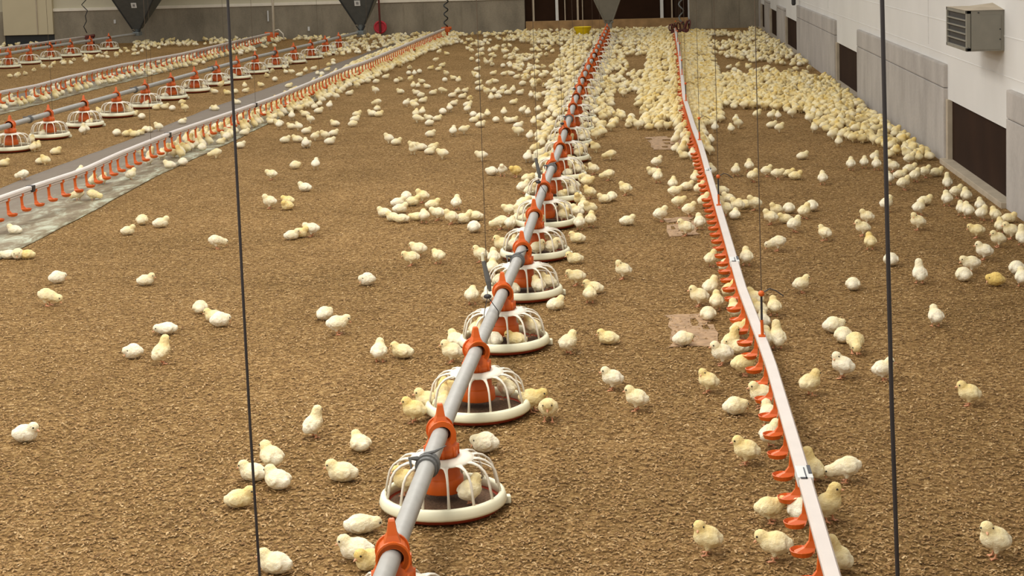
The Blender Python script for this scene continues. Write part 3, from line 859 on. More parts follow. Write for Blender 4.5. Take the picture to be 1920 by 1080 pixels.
for Y in (5.86, 8.86, 11.86, 14.86, 17.86, 20.9, 23.9, 26.9):
    x = interp(RPL, Y); e = empty('suspension_cable', (x, Y, .204)); L0 = e.location.copy()
    tag(e, 'thin cord holding up the white drinker line, %s nearest' % ORD[i+1], 'cable', 'cords along the white drinker line')
    bm = bmesh.new(); tube(bm, [(0, 0, .155), (-.02, 0, ZT-.2)], .0018, 6); obj('cord', bm, M['thin'], e)
    bm = bmesh.new(); bmesh.ops.create_icosphere(bm, subdivisions=2, radius=.0115, matrix=Matrix.Translation((0, 0, .155))); obj('ball', bm, M['orange'], e)
    bm = bmesh.new(); tube(bm, [(0, 0, .15), (0, 0, .06)], .004, 8); tube(bm, [(.006, 0, .158), (.03, 0, .172), (.05, 0, .165), (.078, 0, .145)], .0022, 6); obj('tail', bm, M['cable'], e)
    bm = bmesh.new(); tube(bm, [(0, 0, .06), (.002, 0, .003)], .0055, 8); box(bm, (-.012, -.01, -.003), (.012, .01, .006), .002); obj('hook', bm, M['orange'], e)
    i += 1
for line, ys, who, grp in ((LPL, (12.6, 15.6, 18.6, 21.6), 'nearest left drinker line', 'cords along the near left drinker line'), (LL, (14.8, 17.8, 20.8), 'nearer left feeder row', 'cords along the nearer left feeder row')):
    for i, Y in enumerate(ys):
        x = interp(line, Y)
        bm = bmesh.new(); tube(bm, [(x, Y, .2), (x-.01, Y, ZT)], .0016, 6)
        small('suspension_cable', bm, M['thin'], 'thin cord above the %s, %s nearest' % (who, ORD[i+1]), 'cable', grp)

# ------------------------------------------------------------------ chicks
# joints of each pose (chick faces +x, feet on z = 0): body, breast, rump, neck, head, plus tilt
def ell(bm, c, r, rot=(0, 0, 0), sub=3):
    from mathutils import Euler
    m = Matrix.Translation(c) @ Euler(rot).to_matrix().to_4x4() @ Matrix.Diagonal((*r, 1))
    bmesh.ops.create_icosphere(bm, subdivisions=sub, radius=1, matrix=m)
def seg(bm, a, b, ra, rb, n=6):
    a, b = Vector(a), Vector(b)
    for i in range(n+1):
        t = i/n; r = ra+(rb-ra)*t
        bmesh.ops.create_icosphere(bm, subdivisions=2, radius=r, matrix=Matrix.Translation(a.lerp(b, t)))
POSES = {
 # name: body c, body r, tilt, breast, rump, head, head radius scale, legs, headyaw
 's': dict(b=(-.006, .049), r=(.034, .031, .031), tilt=-.40, br=(.012, .050, .027), ru=(-.024, .043, .021), h=(.026, .077), yaw=0, legs=1, beak=-.25),
 'd': dict(b=(-.006, .049), r=(.034, .031, .031), tilt=-.15, br=(.014, .049, .026), ru=(-.026, .047, .021), h=(.036, .066), yaw=0, legs=1, beak=-.7),
 'p': dict(b=(-.010, .051), r=(.034, .031, .030), tilt=.22, br=(.014, .045, .025), ru=(-.028, .054, .020), h=(.048, .036), yaw=0, legs=1, beak=-1.1),
 'u': dict(b=(-.006, .048), r=(.034, .031, .030), tilt=-.80, br=(.008, .058, .026), ru=(-.022, .036, .021), h=(.017, .095), yaw=.25, legs=1, beak=.0),
 't': dict(b=(-.006, .049), r=(.034, .031, .031), tilt=-.45, br=(.010, .052, .027), ru=(-.024, .042, .021), h=(.020, .080), yaw=1.2, legs=1, beak=-.3),
 'l': dict(b=(-.006, .029), r=(.037, .033, .029), tilt=-.12, br=(.014, .029, .026), ru=(-.028, .026, .021), h=(.030, .051), yaw=0, legs=0, beak=-.4),
 'b': dict(b=(-.004, .033), r=(.034, .034, .033), tilt=-.1, br=(.012, .031, .027), ru=(-.024, .029, .023), h=(.028, .040), yaw=.5, legs=0, beak=-.9),
 'w': dict(b=(-.006, .027), r=(.038, .033, .027), tilt=0, br=(.014, .026, .024), ru=(-.030, .024, .020), h=(.038, .030), yaw=.3, legs=0, beak=-.6),
}
def chick_mesh(key, voxel, hi=True):
    P = POSES[key]
    bm = bmesh.new()
    bx, bz = P['b']
    ell(bm, (bx, 0, bz), P['r'], (0, P['tilt'], 0))
    x, z, r = P['br']; ell(bm, (x, 0, z), (r, r*1.02, r))
    rx, rz_, rr = P['ru']; ell(bm, (rx, 0, rz_), (rr*1.1, rr, rr*.9))
    ell(bm, (rx-.012, 0, rz_+.006), (.011, .010, .008), (0, .5, 0))      # tail tuft
    hx, hz = P['h']; yw = P['yaw']
    seg(bm, (x, 0, z+.004), (hx-.003, 0, hz-.004), r*.92, .0172)
    fw = Vector((math.cos(yw), math.sin(yw), 0))
    ell(bm, (hx, 0, hz), (.0188, .0178, .0178), (0, 0, yw))
    ell(bm, Vector((hx, 0, hz-.004))+fw*.007, (.011, .0115, .009), (0, 0, yw))   # cheeks
    for s in (-1, 1):                                                       # wings
        ell(bm, (bx-.004, s*(P['r'][1]-.003), bz+.001), (.023, .0055, .015), (s*.12, P['tilt']+.25, 0))
    if P['legs'] and hi:
        for s in (-1, 1):
            lx = bx+.006+s*.003; ly = s*.013
            seg(bm, (lx-.003, ly, .034), (lx-.002, ly, .018), .012, .0052, 4)
            seg(bm, (lx-.002, ly, .018), (lx+.002, ly, .004), .0030, .0027, 8)
            for a, l in ((-.5, .014), (0, .017), (.5, .014), (PI, .008)):
                seg(bm, (lx+.002, ly, .0030), (lx+.002+l*math.cos(a), ly+l*math.sin(a), .0022), .0026, .0018, 6)
    elif P['legs']:
        for s in (-1, 1): seg(bm, (bx+.004, s*.013, .032), (bx+.006, s*.013, .004), .010, .006, 3)
    me = bpy.data.meshes.new('tmp'); bm.to_mesh(me); bm.free()
    o = bpy.data.objects.new('tmp', me); C.objects.link(o)
    md = o.modifiers.new('r', 'REMESH'); md.mode = 'VOXEL'; md.voxel_size = voxel
    sm = o.modifiers.new('s', 'SMOOTH'); sm.factor = .5; sm.iterations = 2
    dg = bpy.context.evaluated_depsgraph_get(); dg.update()
    ev = o.evaluated_get(dg); m2 = bpy.data.meshes.new_from_object(ev, depsgraph=dg)
    bpy.data.objects.remove(o); bpy.data.meshes.remove(me)
    V = np.empty(len(m2.vertices)*3, 'f'); m2.vertices.foreach_get('co', V); V = V.reshape(-1, 3)
    N_ = np.empty(len(m2.vertices)*3, 'f'); m2.vertices.foreach_get('normal', N_); N_ = N_.reshape(-1, 3)
    if hi:
        E = np.empty(len(m2.edges)*2, 'i'); m2.edges.foreach_get('vertices', E); E = E.reshape(-1, 2)
        deg = np.bincount(E.ravel(), minlength=len(V)).astype('f')[:, None]
        wgt = (np.clip((V[:, 2]-.020)/.008, 0, 1) if P['legs'] else np.ones(len(V)))[:, None]
        for _ in range(30):
            A = np.zeros_like(V); np.add.at(A, E[:, 0], V[E[:, 1]]); np.add.at(A, E[:, 1], V[E[:, 0]])
            V += (A/deg-V)*.5*wgt
    if True:
        V[:, 2] = np.maximum(V[:, 2], .0008)
    if hi:
        for i, v in enumerate(V):
            if P['legs'] and v[2] < .022: continue
            n1 = noise.noise((v[0]*110, v[1]*110, v[2]*110)); n2 = noise.noise((v[0]*300, v[1]*300, v[2]*300+9))
            V[i] += N_[i]*(.0012*n1+.0009*n2)
    m2.vertices.foreach_set('co', V.ravel())
    a = m2.attributes.new('yolk', 'FLOAT', 'POINT')
    yk = np.zeros(len(V), 'f')
    dh = np.linalg.norm(V-np.array((hx, 0, hz)), axis=1)
    yk += np.clip(1.3-dh/.03, 0, 1)*.32
    yk += np.clip((V[:, 2]-bz)/.03, 0, 1)*.35
    yk -= np.clip((bx-V[:, 0])/.03, 0, 1)*.35
    a.data.foreach_set('value', yk)
    me = m2; me.name = 'chick'
    me.polygons.foreach_set('use_smooth', [True]*len(me.polygons))
    return me
def leg_faces(me):
    for p in me.polygons:
        if p.center.z < .0165: p.material_index = 1
HI = {}; MID = {}; LO = {}; LO2 = {}
for kx in POSES:
    HI[kx] = chick_mesh(kx, .0019); HI[kx].materials.clear(); HI[kx].materials.append(M['down']); HI[kx].materials.append(M['leg'])
    if POSES[kx]['legs']: leg_faces(HI[kx])
    LO[kx] = chick_mesh(kx, .0068, False)
    LO2[kx] = chick_mesh(kx, .0095, False)
print('chick faces', len(HI['s'].polygons), len(LO['s'].polygons), len(LO2['s'].polygons))
# beak and eyes per pose
BK = {}; EY = {}
for kx, P in POSES.items():
    hx, hz = P['h']; yw = P['yaw']; fw = Vector((math.cos(yw), math.sin(yw), 0)); sd = Vector((-fw.y, fw.x, 0))
    bm = bmesh.new()
    d = (fw*math.cos(P['beak'])+Vector((0, 0, math.sin(P['beak'])))).normalized()
    st = Vector((hx, 0, hz-.003))+d*.014
    tube(bm, [st, st+d*.004, st+d*.0095, st+d*.0115+Vector((0, 0, -.001))], [.0042, .0036, .0017, .0004], 8)
    me = bpy.data.meshes.new('beak'); bm.to_mesh(me); bm.free(); me.materials.append(M['beak']); BK[kx] = me
    EY[kx] = []
    for s in (-1, 1):
        bm = bmesh.new(); c = Vector((hx, 0, hz+.0015))+fw*.0088+sd*s*.0142
        bmesh.ops.create_icosphere(bm, subdivisions=2, radius=.0030, matrix=Matrix.Translation(c))
        me = bpy.data.meshes.new('eye'); bm.to_mesh(me); bm.free(); me.materials.append(M['eye']); EY[kx].append(me)

DIR = {'R': 0, 'AR': 45, 'A': 90, 'AL': 135, 'L': 180, 'TL': 225, 'T': 270, 'TR': 315}
# px, py (base), facing, pose, tint 0..9
LIST = """
43 831 R l 0;470 905 L l 2;446 955 R l 5;511 1080 L l 2;508 884 AL s 3;516 920 AL l 2;638 906 L l 3;672 848 AL l 3;588 820 AR u 2;676 1004 R w 2;664 1054 L l 1;690 1074 TL l 6;907 851 L b 1
608 601 AR b 2;633 627 R d 2;711 679 A s 2;752 673 L l 4;847 680 L s 3;853 652 AL l 3;776 792 L s 6;800 775 L s 4;885 571 A d 3;917 567 A l 0
90 573 R p 4;373 589 A b 3;398 605 L l 4;411 614 R b 0;308 628 L w 0;245 674 TL b 0;303 682 AR u 4;42 338 L p 1;102 289 R l 2;6 312 R l 4;24 440 L l 1;12 486 L w 1;30 487 T b 2;47 486 L w 7
145 376 L p 4;175 376 R p 5;175 349 A s 4;193 346 A s 3;245 338 AR s 2;150 334 A s 1;316 316 L l 2;342 311 A b 1;404 297 L p 4;450 278 R l 1;279 309 A u 2;303 300 A s 2;326 296 R d 4;356 284 AL s 3;378 283 A b 2;366 280 A s 3;349 268 A u 4
238 441 R l 3;265 422 A b 4;300 427 R l 2;406 466 AR p 2;105 532 R b 0;271 536 R l 2;574 277 R l 1;553 317 R b 3;592 318 A s 0;509 337 L d 3;570 359 L l 1;505 391 L s 2;540 388 L d 6;537 394 TL l 6
546 450 R l 2;562 446 R l 5;584 443 L d 1;774 290 T s 2;774 278 L l 3;789 282 L l 2;812 281 R l 4;806 290 R l 2;830 298 L d 3;903 302 L d 2;921 329 L b 0;942 330 T s 0;967 332 TL d 8
761 376 A b 2;746 388 R l 1;750 400 R l 2;773 386 R l 4;792 380 L s 4;811 392 R l 4;856 393 A s 2;719 407 L l 2;735 415 L l 3;751 418 L w 3;780 414 L w 4;795 418 A d 3;821 413 L d 2;846 420 L s 3;868 419 R l 3;890 414 L l 3;888 436 A b 0
785 482 L d 3;771 498 L d 4;822 494 AL d 4;686 536 TL b 0;901 491 L s 3;926 498 A s 2;922 512 A l 3;941 474 L s 4;938 430 L p 3;958 432 A d 2;955 405 L d 3;975 410 L s 2;968 425 A d 3
1144 300 L p 5;990 305 A s 1;1003 304 AR b 2;1140 338 L p 4;1173 366 L s 4;1133 381 L l 3;1147 377 A b 3;1106 372 L s 5;1113 327 L s 3;1232 314 R s 2;1225 330 L l 3;1234 343 A s 3;1267 288 AR s 3;1283 298 L l 4;1299 301 A s 2
1177 423 R l 2;1239 415 R s 2;1286 442 L s 3;1312 430 A s 2;1293 406 R s 3;1273 390 R d 4;1266 371 R d 3;1262 356 A s 3;1289 357 R l 3;1304 345 A s 4;1313 366 AR s 4;1321 390 AR s 4;1334 331 A s 2;1309 318 AR s 3;1353 366 L l 3;1366 386 L s 2;1383 398 L s 3;1396 392 L l 4;1415 394 L s 3;1379 411 A l 2;1361 405 L s 3;1347 388 L s 4
1380 330 A s 3;1405 322 A s 3;1412 341 AR s 4;1438 331 R s 3;1168 523 L t 3;1081 535 L d 4;1106 568 A d 4;1112 552 L l 4;1334 500 AR s 4;1364 515 AR s 4;1400 498 A s 3;1082 456 L l 4;1108 426 A s 4;1087 431 A s 2;1077 495 L l 4;1094 400 A s 3
1506 299 R l 3;1458 336 R d 3;1480 332 R l 5;1493 337 R l 5;1543 346 A s 2;1596 319 A s 2;1621 315 A s 2;1641 304 AR s 3;1644 319 A s 2;1668 296 A b 5;1675 322 L s 2;1667 346 A s 1;1690 335 R l 3;1708 324 R l 3;1695 356 R s 3;1717 341 AR s 3;1735 333 R s 3;1758 331 R l 4;1700 294 A s 2;1706 308 R s 3
1777 354 A u 2;1794 371 R s 3;1776 386 A s 2;1812 380 A s 3;1803 404 A s 2;1815 409 A s 2;1838 397 A s 2;1480 400 A b 2;1523 396 A b 2;1509 410 AR s 4;1445 421 L s 3;1473 419 L l 4;1490 435 AR s 2;1456 406 L s 4;1547 451 AL s 3;1457 470 L p 2;1626 420 L s 3;1618 442 L s 3;1632 468 A s 6;1663 396 AR s 2;1736 385 R l 3;1724 403 AR s 2;1721 431 L t 3
1672 499 A b 1;1725 531 A u 0;1821 511 L d 2;1808 528 A b 2;1868 537 L b 9;1908 515 A b 1;1917 537 A s 1;1846 487 L s 1;1872 463 L s 3;1832 446 L d 5;1842 413 AR s 2;1866 415 A s 4;1876 437 A s 4;1896 448 L s 3;1894 418 R l 4;1917 460 A u 2
1503 549 R s 3;1601 545 A b 2;1042 582 AR l 3;1066 663 AR s 3;1140 647 L l 5;1282 650 R b 2;1328 602 A b 3;1311 574 L s 3;1344 582 A s 4;1334 556 AR s 3;1370 562 AR s 6;1378 600 A s 4;1388 636 R s 5;1354 684 L s 1;1382 665 L l 3;1372 660 R u 5;1394 704 R d 6;1328 736 L t 5;1381 780 R b 3;1428 764 L s 3
1148 731 L s 1;1194 770 L s 3;998 772 R d 6;1028 790 T d 4;1442 800 A s 2;1446 838 AR s 2;1452 592 A s 4;1458 654 A u 3;1423 597 AL s 4;1430 615 A l 1;1435 655 A s 2;1415 580 AL s 4
1566 625 R b 2;1583 644 A b 3;1605 663 T p 5;1580 709 L t 0;1520 741 AR s 5;1657 713 R s 1;1755 612 A s 1;1818 760 L s 5;1400 871 L s 5;1326 1040 L t 5;1523 903 AL u 5;1586 904 L p 2;1556 978 TR u 5;1444 980 R d 5;1500 985 A s 1;1454 1052 L d 4;1572 1076 L u 4;1866 1046 L t 3
"""
LIST2 = """
425 178 L l 6;441 176 A b 4;460 174 R l 3;443 196 L l 2;402 208 L l 3;401 176 L l 3;515 153 A b 2;541 165 R l 3;561 144 R l 2;547 140 L d 3;588 132 R l 2;595 141 A b 2;603 143 A b 1;613 134 R l 4
412 246 A s 3;431 248 AR s 2;458 243 A s 3;470 233 A s 3;480 226 A s 3;497 222 R s 3;506 220 R l 3;514 227 A d 4;521 236 L l 3;547 225 A s 1;527 212 A s 2;546 206 A d 4;557 204 A s 3;566 202 AR s 3;571 219 L l 3;582 231 L s 2;597 213 R l 2;589 205 A b 3;598 199 A l 3;578 193 L l 4;586 184 A u 4;606 178 L l 2;622 178 A u 3;630 187 L s 2;618 205 A s 1
507 233 L l 3;523 242 A s 1;545 242 L l 3;560 245 AL s 2;574 251 R l 2;534 268 R l 2;556 267 L l 3;573 278 A s 1;591 264 R s 3;609 262 L s 3;625 255 R l 2;618 271 R l 1;627 237 L l 3;413 271 R l 3;426 265 A s 2;458 254 R l 2;418 247 A s 3;403 243 A b 3;396 262 R s 3;385 258 A s 3;374 262 AR s 4;361 270 A s 3
743 156 A b 3;750 176 L l 3;704 176 L s 2;707 199 L p 4;697 218 L l 2;710 219 R l 4;669 219 R l 4;665 229 R l 2;661 238 R b 3;642 175 R s 2;655 179 R l 2;648 169 A s 3;669 166 L s 4;689 156 R b 2;705 157 R b 2;708 148 A s 4;723 148 R l 3;775 167 A s 4;783 165 A l 3;800 166 L l 3;812 178 R l 3;829 175 R p 4;780 178 L l 2;789 183 R b 2;762 200 AR s 1;775 197 R l 3;793 193 R l 3
766 141 A b 2;777 143 A s 1;786 138 A b 2;807 131 R l 6;822 133 R l 4;829 126 R l 4;834 154 A b 1;850 150 L l 4;860 157 A s 4;848 183 R l 2;858 175 A l 4;872 174 R l 3;867 185 R l 3;830 215 A b 0;843 210 A s 2;851 198 R l 2;877 201 R l 2
780 221 A s 4;792 217 A s 3;783 230 R p 3;803 226 L l 2;820 227 R l 3;805 236 R b 1;807 257 R l 2;850 255 A s 1;870 252 R d 3;729 269 L s 2;743 272 R l 3
896 118 A b 2;911 122 L u 3;920 121 R u 3;895 133 R l 2;890 142 L l 3;896 150 A s 2;897 159 R l 3;899 170 R l 2;917 162 R s 3;928 156 L l 3;925 141 R l 4;943 127 A b 2;957 129 A s 2;975 126 R l 3;995 128 A b 2;1002 134 A s 2;987 139 R l 4;945 142 R l 3;958 142 L l 2;969 148 R l 3;983 146 R l 5;980 161 R b 2;998 160 A s 4;988 150 L s 5
913 178 L s 4;926 174 A l 3;938 178 R l 3;944 170 AR l 3;953 178 R l 2;962 175 A s 3;975 178 R l 2;921 190 A s 3;963 196 R l 4;887 220 A b 1;889 230 R l 3;900 224 R b 2;901 239 R l 2;914 221 A s 4;930 230 A b 2;945 218 A s 3;953 231 L l 2;963 230 R l 3;972 241 R l 1;972 255 L d 3;980 214 AR s 2;990 218 A s 2;1009 213 A d 3;1033 208 A b 1;1040 196 AR s 3;996 185 A s 2;1009 184 A l 3;1022 180 R l 3;1038 177 R l 3;1001 236 A s 3;1013 230 AR s 3;994 264 A s 2;1009 259 A l 3;1016 278 A s 3;1027 222 A s 4;1040 215 AR s 4;1030 240 A s 3;1022 250 A s 3
1380 232 A s 2;1384 240 L s 3;1371 250 A s 3;1341 248 A s 1;1338 226 R s 3;1420 222 R s 4;1447 225 AR s 3;1459 225 A s 2;1448 240 R l 3;1462 248 R s 3;1486 220 R s 3;1526 218 A s 2;1520 230 R s 3;1527 249 A s 3;1579 262 R s 3;1573 275 A s 3;1333 272 A s 1;1318 268 L s 2;1546 245 R s 3;1562 262 R s 3;1585 255 R l 3;1610 265 R s 3;1605 250 R s 3;1625 262 R l 4
74 308 R l 3;85 310 L s 5;103 290 R l 4;62 285 A s 4;218 255 A b 2;237 256 R l 5;250 257 L l 5;262 254 R l 4;272 248 A b 3;279 249 A b 3;297 246 L s 2;341 233 R l 1;399 207 R l 1;155 252 A u 1;160 250 L s 2;70 283 A s 5;58 272 A s 4;265 224 A b 2;250 218 R l 3;238 216 A s 3;322 208 A b 1;308 205 R l 3;292 206 R l 4
"""
chicks = []   # x, y, heading, pose, tint, z, source
def add(x, y, hd, pose, tint, z=0.0, src=0, sc=None):
    chicks.append([x, y, hd, pose, tint, z, src, sc or random.uniform(.93, 1.06)])
for txt, src in ((LIST, 1), (LIST2, 2)):
    for t in txt.replace('\n', ';').split(';'):
        t = t.split()
        if len(t) < 5: continue
        px, py = float(t[0]), float(t[1])
        p = G(px, py, .004)
        # base of the outline is the near edge of the body: step back a little for lying chicks
        back = .028 if t[3] in 'lbw' else .01
        add(p.x, p.y+back, math.radians(DIR[t[2]]+random.uniform(-14, 14)), t[3], int(t[4])/9, 0, src)
# a few in the pans (standing on the feed)
def inpan(n, ang, r, hd, pose, tint, row=None):
    x, y = (row or pans)[n]
    add(x+r*math.cos(math.radians(ang)), y+r*math.sin(math.radians(ang)), math.radians(hd), pose, tint, .03, 3, .95)
inpan(1, -35, .105, 50, 's', .35); inpan(1, 165, .115, 180, 's', .6); inpan(2, 150, .115, 160, 's', .6); inpan(2, 178, .12, 100, 's', .6); inpan(2, 205, .125, 80, 'l', .45); inpan(2, 40, .12, 130, 's', .3)
inpan(3, -105, .11, 90, 'b', .1); inpan(3, -60, .11, 180, 'l', .6); inpan(3, 170, .11, 60, 's', .4); inpan(3, 25, .12, 150, 's', .4)
inpan(4, -110, .11, 80, 'b', .2); inpan(4, -50, .115, 120, 's', .3); inpan(4, -5, .115, 170, 's', .35); inpan(4, 160, .11, 0, 's', .3)
inpan(5, -80, .11, 0, 's', .3); inpan(5, -40, .115, 0, 's', .25); inpan(5, 170, .11, 90, 's', .3); inpan(5, 10, .11, 200, 's', .3)
for n in range(6, len(pans)):
    k_ = 5 if n < 12 else 4
    a0 = random.uniform(0, 360)
    for q in range(k_):
        inpan(n, a0+q*360/k_+random.uniform(-12, 12), .112, random.uniform(0, 360), random.choice('sslb'), random.uniform(.15, .5))
for row in (panl, pan2):
    for n in range(len(row)):
        for q in range(random.choice((1, 2, 3, 3))):
            inpan(n, random.uniform(0, 360), .112, random.uniform(0, 360), random.choice('sslb'), random.uniform(.1, .4), row)

# poisson scatter
grid = {}
def gkey(x, y): return (int(math.floor(x/.1)), int(math.floor(y/.1)))
def free(x, y, r):
    kx, ky = gkey(x, y); n = int(r/.1)+1
    for a in range(-n, n+1):
        for b in range(-n, n+1):
            for (u, v) in grid.get((kx+a, ky+b), ()):
                if (u-x)**2+(v-y)**2 < r*r: return False
    return True
def reg(x, y): grid.setdefault(gkey(x, y), []).append((x, y))
# push apart hand placed chicks only mildly; register them
for c in chicks: reg(c[0], c[1])
panall = pans+panl+pan2
def inpoly(px, py, poly):
    r = False; n = len(poly)
    for i in range(n):
        x0, y0 = poly[i]; x1, y1 = poly[(i+1) % n]
        if (y0 > py) != (y1 > py) and px < (x1-x0)*(py-y0)/(y1-y0)+x0: r = not r
    return r
def okpos(x, y):
    if x > XR-.06 or y > YF-.08: return False
    for (a, b) in panall:
        if abs(y-b) < .25 and (x-a)**2+(y-b)**2 < .225**2: return False
    return True
def scatter(poly, per_m2, r, face=None, holes=(), clump=0, poses='ssslldb', seed=0, tint=(.2, .6)):
    rnd = random.Random(seed+100)
    W = [G(px, py) for px, py in poly]
    x0, x1 = min(w.x for w in W), max(w.x for w in W); y0, y1 = min(w.y for w in W), max(w.y for w in W)
    tries = int((x1-x0)*(y1-y0)*per_m2*(3 if r < .1 else 1.3)); n = 0
    for _ in range(tries):
        x, y = rnd.uniform(x0, x1), rnd.uniform(y0, y1)
        px, py = proj(x, y, .0)
        if not inpoly(px, py, poly): continue
        if any(inpoly(px, py, h) for h in holes): continue
        if clump and noise.noise((x*2.6+seed, y*1.7, 0)) < clump: continue
        if not okpos(x, y) or not free(x, y, r): continue
        hd = rnd.uniform(0, 2*PI) if face is None or rnd.random() < .3 else (0 if face(x, y) > 0 else PI)+rnd.uniform(-.6, .6)
        add(x, y, hd, rnd.choice(poses), rnd.uniform(*tint), 0, 4); reg(x, y); n += 1
    return n
toR = lambda x, y: interp(RPL, y)-x
toL = lambda x, y: interp(LPL, y)-x
toC = lambda x, y: interp(CL, y)-x
tot = []
# drinkers standing upright at the cups
rnd = random.Random(5)
for line, y0_, y1_, dens, sides in ((RPL, 12.6, 28.0, .10, (-1, 1)), (LPL, 13.0, 20.0, .16, (1, -1)), (LPL, 20.0, 28.5, .085, (1,)), (LPL2, 18.0, 28.0, .2, (1,))):
    for sd_ in sides:
        y = y0_
        while y < y1_:
            x = interp(line, y)+sd_*rnd.uniform(.045, .13)
            if okpos(x, y) and free(x, y, .06):
                add(x, y, (PI if sd_ > 0 else 0)+rnd.uniform(-.4, .4), rnd.choice('uuus'), rnd.uniform(.25, .65), 0, 4); reg(x, y)
            y += dens*rnd.uniform(.7, 1.5)
# crowd round the white drinker line; raised tint puts its shade into the colour
holeA = [(1310, 128), (1440, 124), (1530, 132), (1560, 150), (1500, 156), (1420, 154), (1330, 148)]
tot.append(scatter([(1225, 62), (1320, 62), (1350, 150), (1352, 232), (1318, 246), (1215, 248), (1195, 200), (1215, 120)], 115, .068, toR, seed=1, tint=(.3, .7), clump=-.32))
tot.append(scatter([(1300, 160), (1350, 148), (1440, 142), (1560, 150), (1600, 178), (1560, 206), (1500, 214), (1430, 207), (1340, 206), (1300, 225)], 130, .068, seed=2, poses='sslllbd', tint=(.3, .7)))
tot.append(scatter([(1540, 150), (1570, 152), (1640, 205), (1745, 302), (1718, 308), (1660, 285), (1575, 262), (1520, 232), (1500, 200)], 120, .075, seed=3, poses='sslllbd', tint=(.3, .7)))
tot.append(scatter([(1288, 62), (1400, 64), (1412, 56), (1445, 74), (1480, 100), (1520, 128), (1440, 122), (1340, 108), (1300, 104)], 62, .08, seed=4, holes=([(1330, 72), (1365, 68), (1385, 80), (1345, 84)],), clump=-.12))
tot.append(scatter([(1340, 128), (1560, 130), (1560, 150), (1340, 150)], 16, .1, seed=5))
# between feeder row and drinker line
hE = ([(1165, 108), (1232, 108), (1255, 122), (1230, 148), (1180, 138)], [(1135, 182), (1240, 186), (1200, 204), (1140, 214)], [(1195, 205), (1215, 185), (1235, 195), (1190, 225), (1150, 225)])
tot.append(scatter([(1145, 60), (1235, 60), (1232, 150), (1222, 246), (1120, 246), (1105, 200), (1120, 120)], 36, .085, seed=6, holes=hE, clump=-.22))
# close round the central row
tot.append(scatter([(1118, 72), (1150, 60), (1150, 120), (1150, 190), (1140, 245), (1115, 290), (1075, 290), (1080, 200)], 46, .085, toC, seed=7, clump=-.3))
tot.append(scatter([(1060, 85), (1115, 62), (1090, 130), (1060, 200), (1045, 250), (1028, 300), (998, 300), (1012, 230), (1030, 160)], 34, .088, toC, seed=8, clump=-.3))
tot.append(scatter([(1035, 300), (1090, 292), (1120, 350), (1125, 420), (1070, 420), (1000, 440), (955, 440), (985, 350), (1000, 300)], 26, .095, toC, seed=9, poses='ssdl'))
# left of the central row, far
tot.append(scatter([(880, 78), (1075, 62), (1060, 130), (1035, 190), (1000, 190), (940, 115), (880, 100)], 14, .09, seed=10, clump=.05))
tot.append(scatter([(960, 60), (1140, 56), (1130, 78), (1000, 84), (950, 78)], 44, .085, seed=11, clump=-.15))
tot.append(scatter([(1150, 56), (1260, 54), (1260, 70), (1145, 72)], 70, .08, seed=12, clump=-.2))
tot.append(scatter([(700, 70), (960, 64), (900, 88), (870, 100), (840, 100), (800, 110), (760, 118)], 12, .1, seed=13, clump=.02))
# the near left drinker line
tot.append(scatter([(660, 124), (720, 100), (800, 68), (870, 64), (850, 84), (800, 100), (760, 122), (700, 150), (660, 165)], 90, .078, toL, seed=14))
tot.append(scatter([(500, 200), (660, 128), (672, 150), (640, 180), (560, 212), (500, 226)], 36, .09, toL, seed=15, poses='ssdu'))
tot.append(scatter([(245, 298), (500, 200), (500, 226), (430, 262), (330, 300), (260, 312)], 13, .1, toL, seed=16, poses='ssdu'))
# base of far wall
tot.append(scatter([(0, 80), (90, 76), (80, 86), (0, 92)], 30, .1, seed=17))
tot.append(scatter([(250, 76), (560, 72), (700, 66), (960, 62), (960, 68), (700, 74), (560, 80), (480, 80), (360, 88), (250, 96)], 26, .09, seed=18, clump=-.02))
tot.append(scatter([(690, 66), (790, 64), (760, 84), (690, 100), (620, 108), (560, 118), (600, 100)], 26, .1, seed=19, clump=0))
# the farther lines on the left
tot.append(scatter([(0, 195), (120, 160), (300, 115), (480, 82), (520, 76), (520, 92), (440, 108), (300, 140), (120, 176), (0, 212)], 34, .1, lambda x, y: interp(LPL2, y)-x, seed=20, clump=-.1, tint=(0, .4)))
tot.append(scatter([(0, 150), (110, 120), (230, 98), (280, 86), (280, 100), (200, 116), (100, 130), (0, 158)], 9, .12, seed=21, clump=.0))
tot.append(scatter([(0, 330), (60, 300), (200, 258), (330, 215), (450, 185), (560, 150), (640, 120), (640, 112), (560, 130), (400, 168), (250, 222), (100, 270), (0, 300)], 2.2, .2, seed=22))
tot.append(scatter([(120, 235), (330, 172), (470, 135), (640, 90), (690, 80), (690, 98), (640, 112), (470, 155), (330, 195), (200, 240)], 8, .12, seed=23, clump=.05))
# thin spread over mid floor behind the hand placed ones
tot.append(scatter([(640, 190), (720, 140), (880, 90), (1000, 110), (1000, 200), (880, 240), (700, 240)], 1.2, .2, seed=24))
print('scatter', tot, 'total', len(chicks))

# ---- choose the ones that show largest
for c in chicks:
    c.append(proj(c[0], c[1], c[5]))
vis = [c for c in chicks if -15 < c[8][0] < 1935 and c[8][1] < 1105]
vis.sort(key=lambda c: c[1])
near = vis[:300]; far = vis[300:]
print('farthest individual at', near[-1][1], 'stuff', len(far))

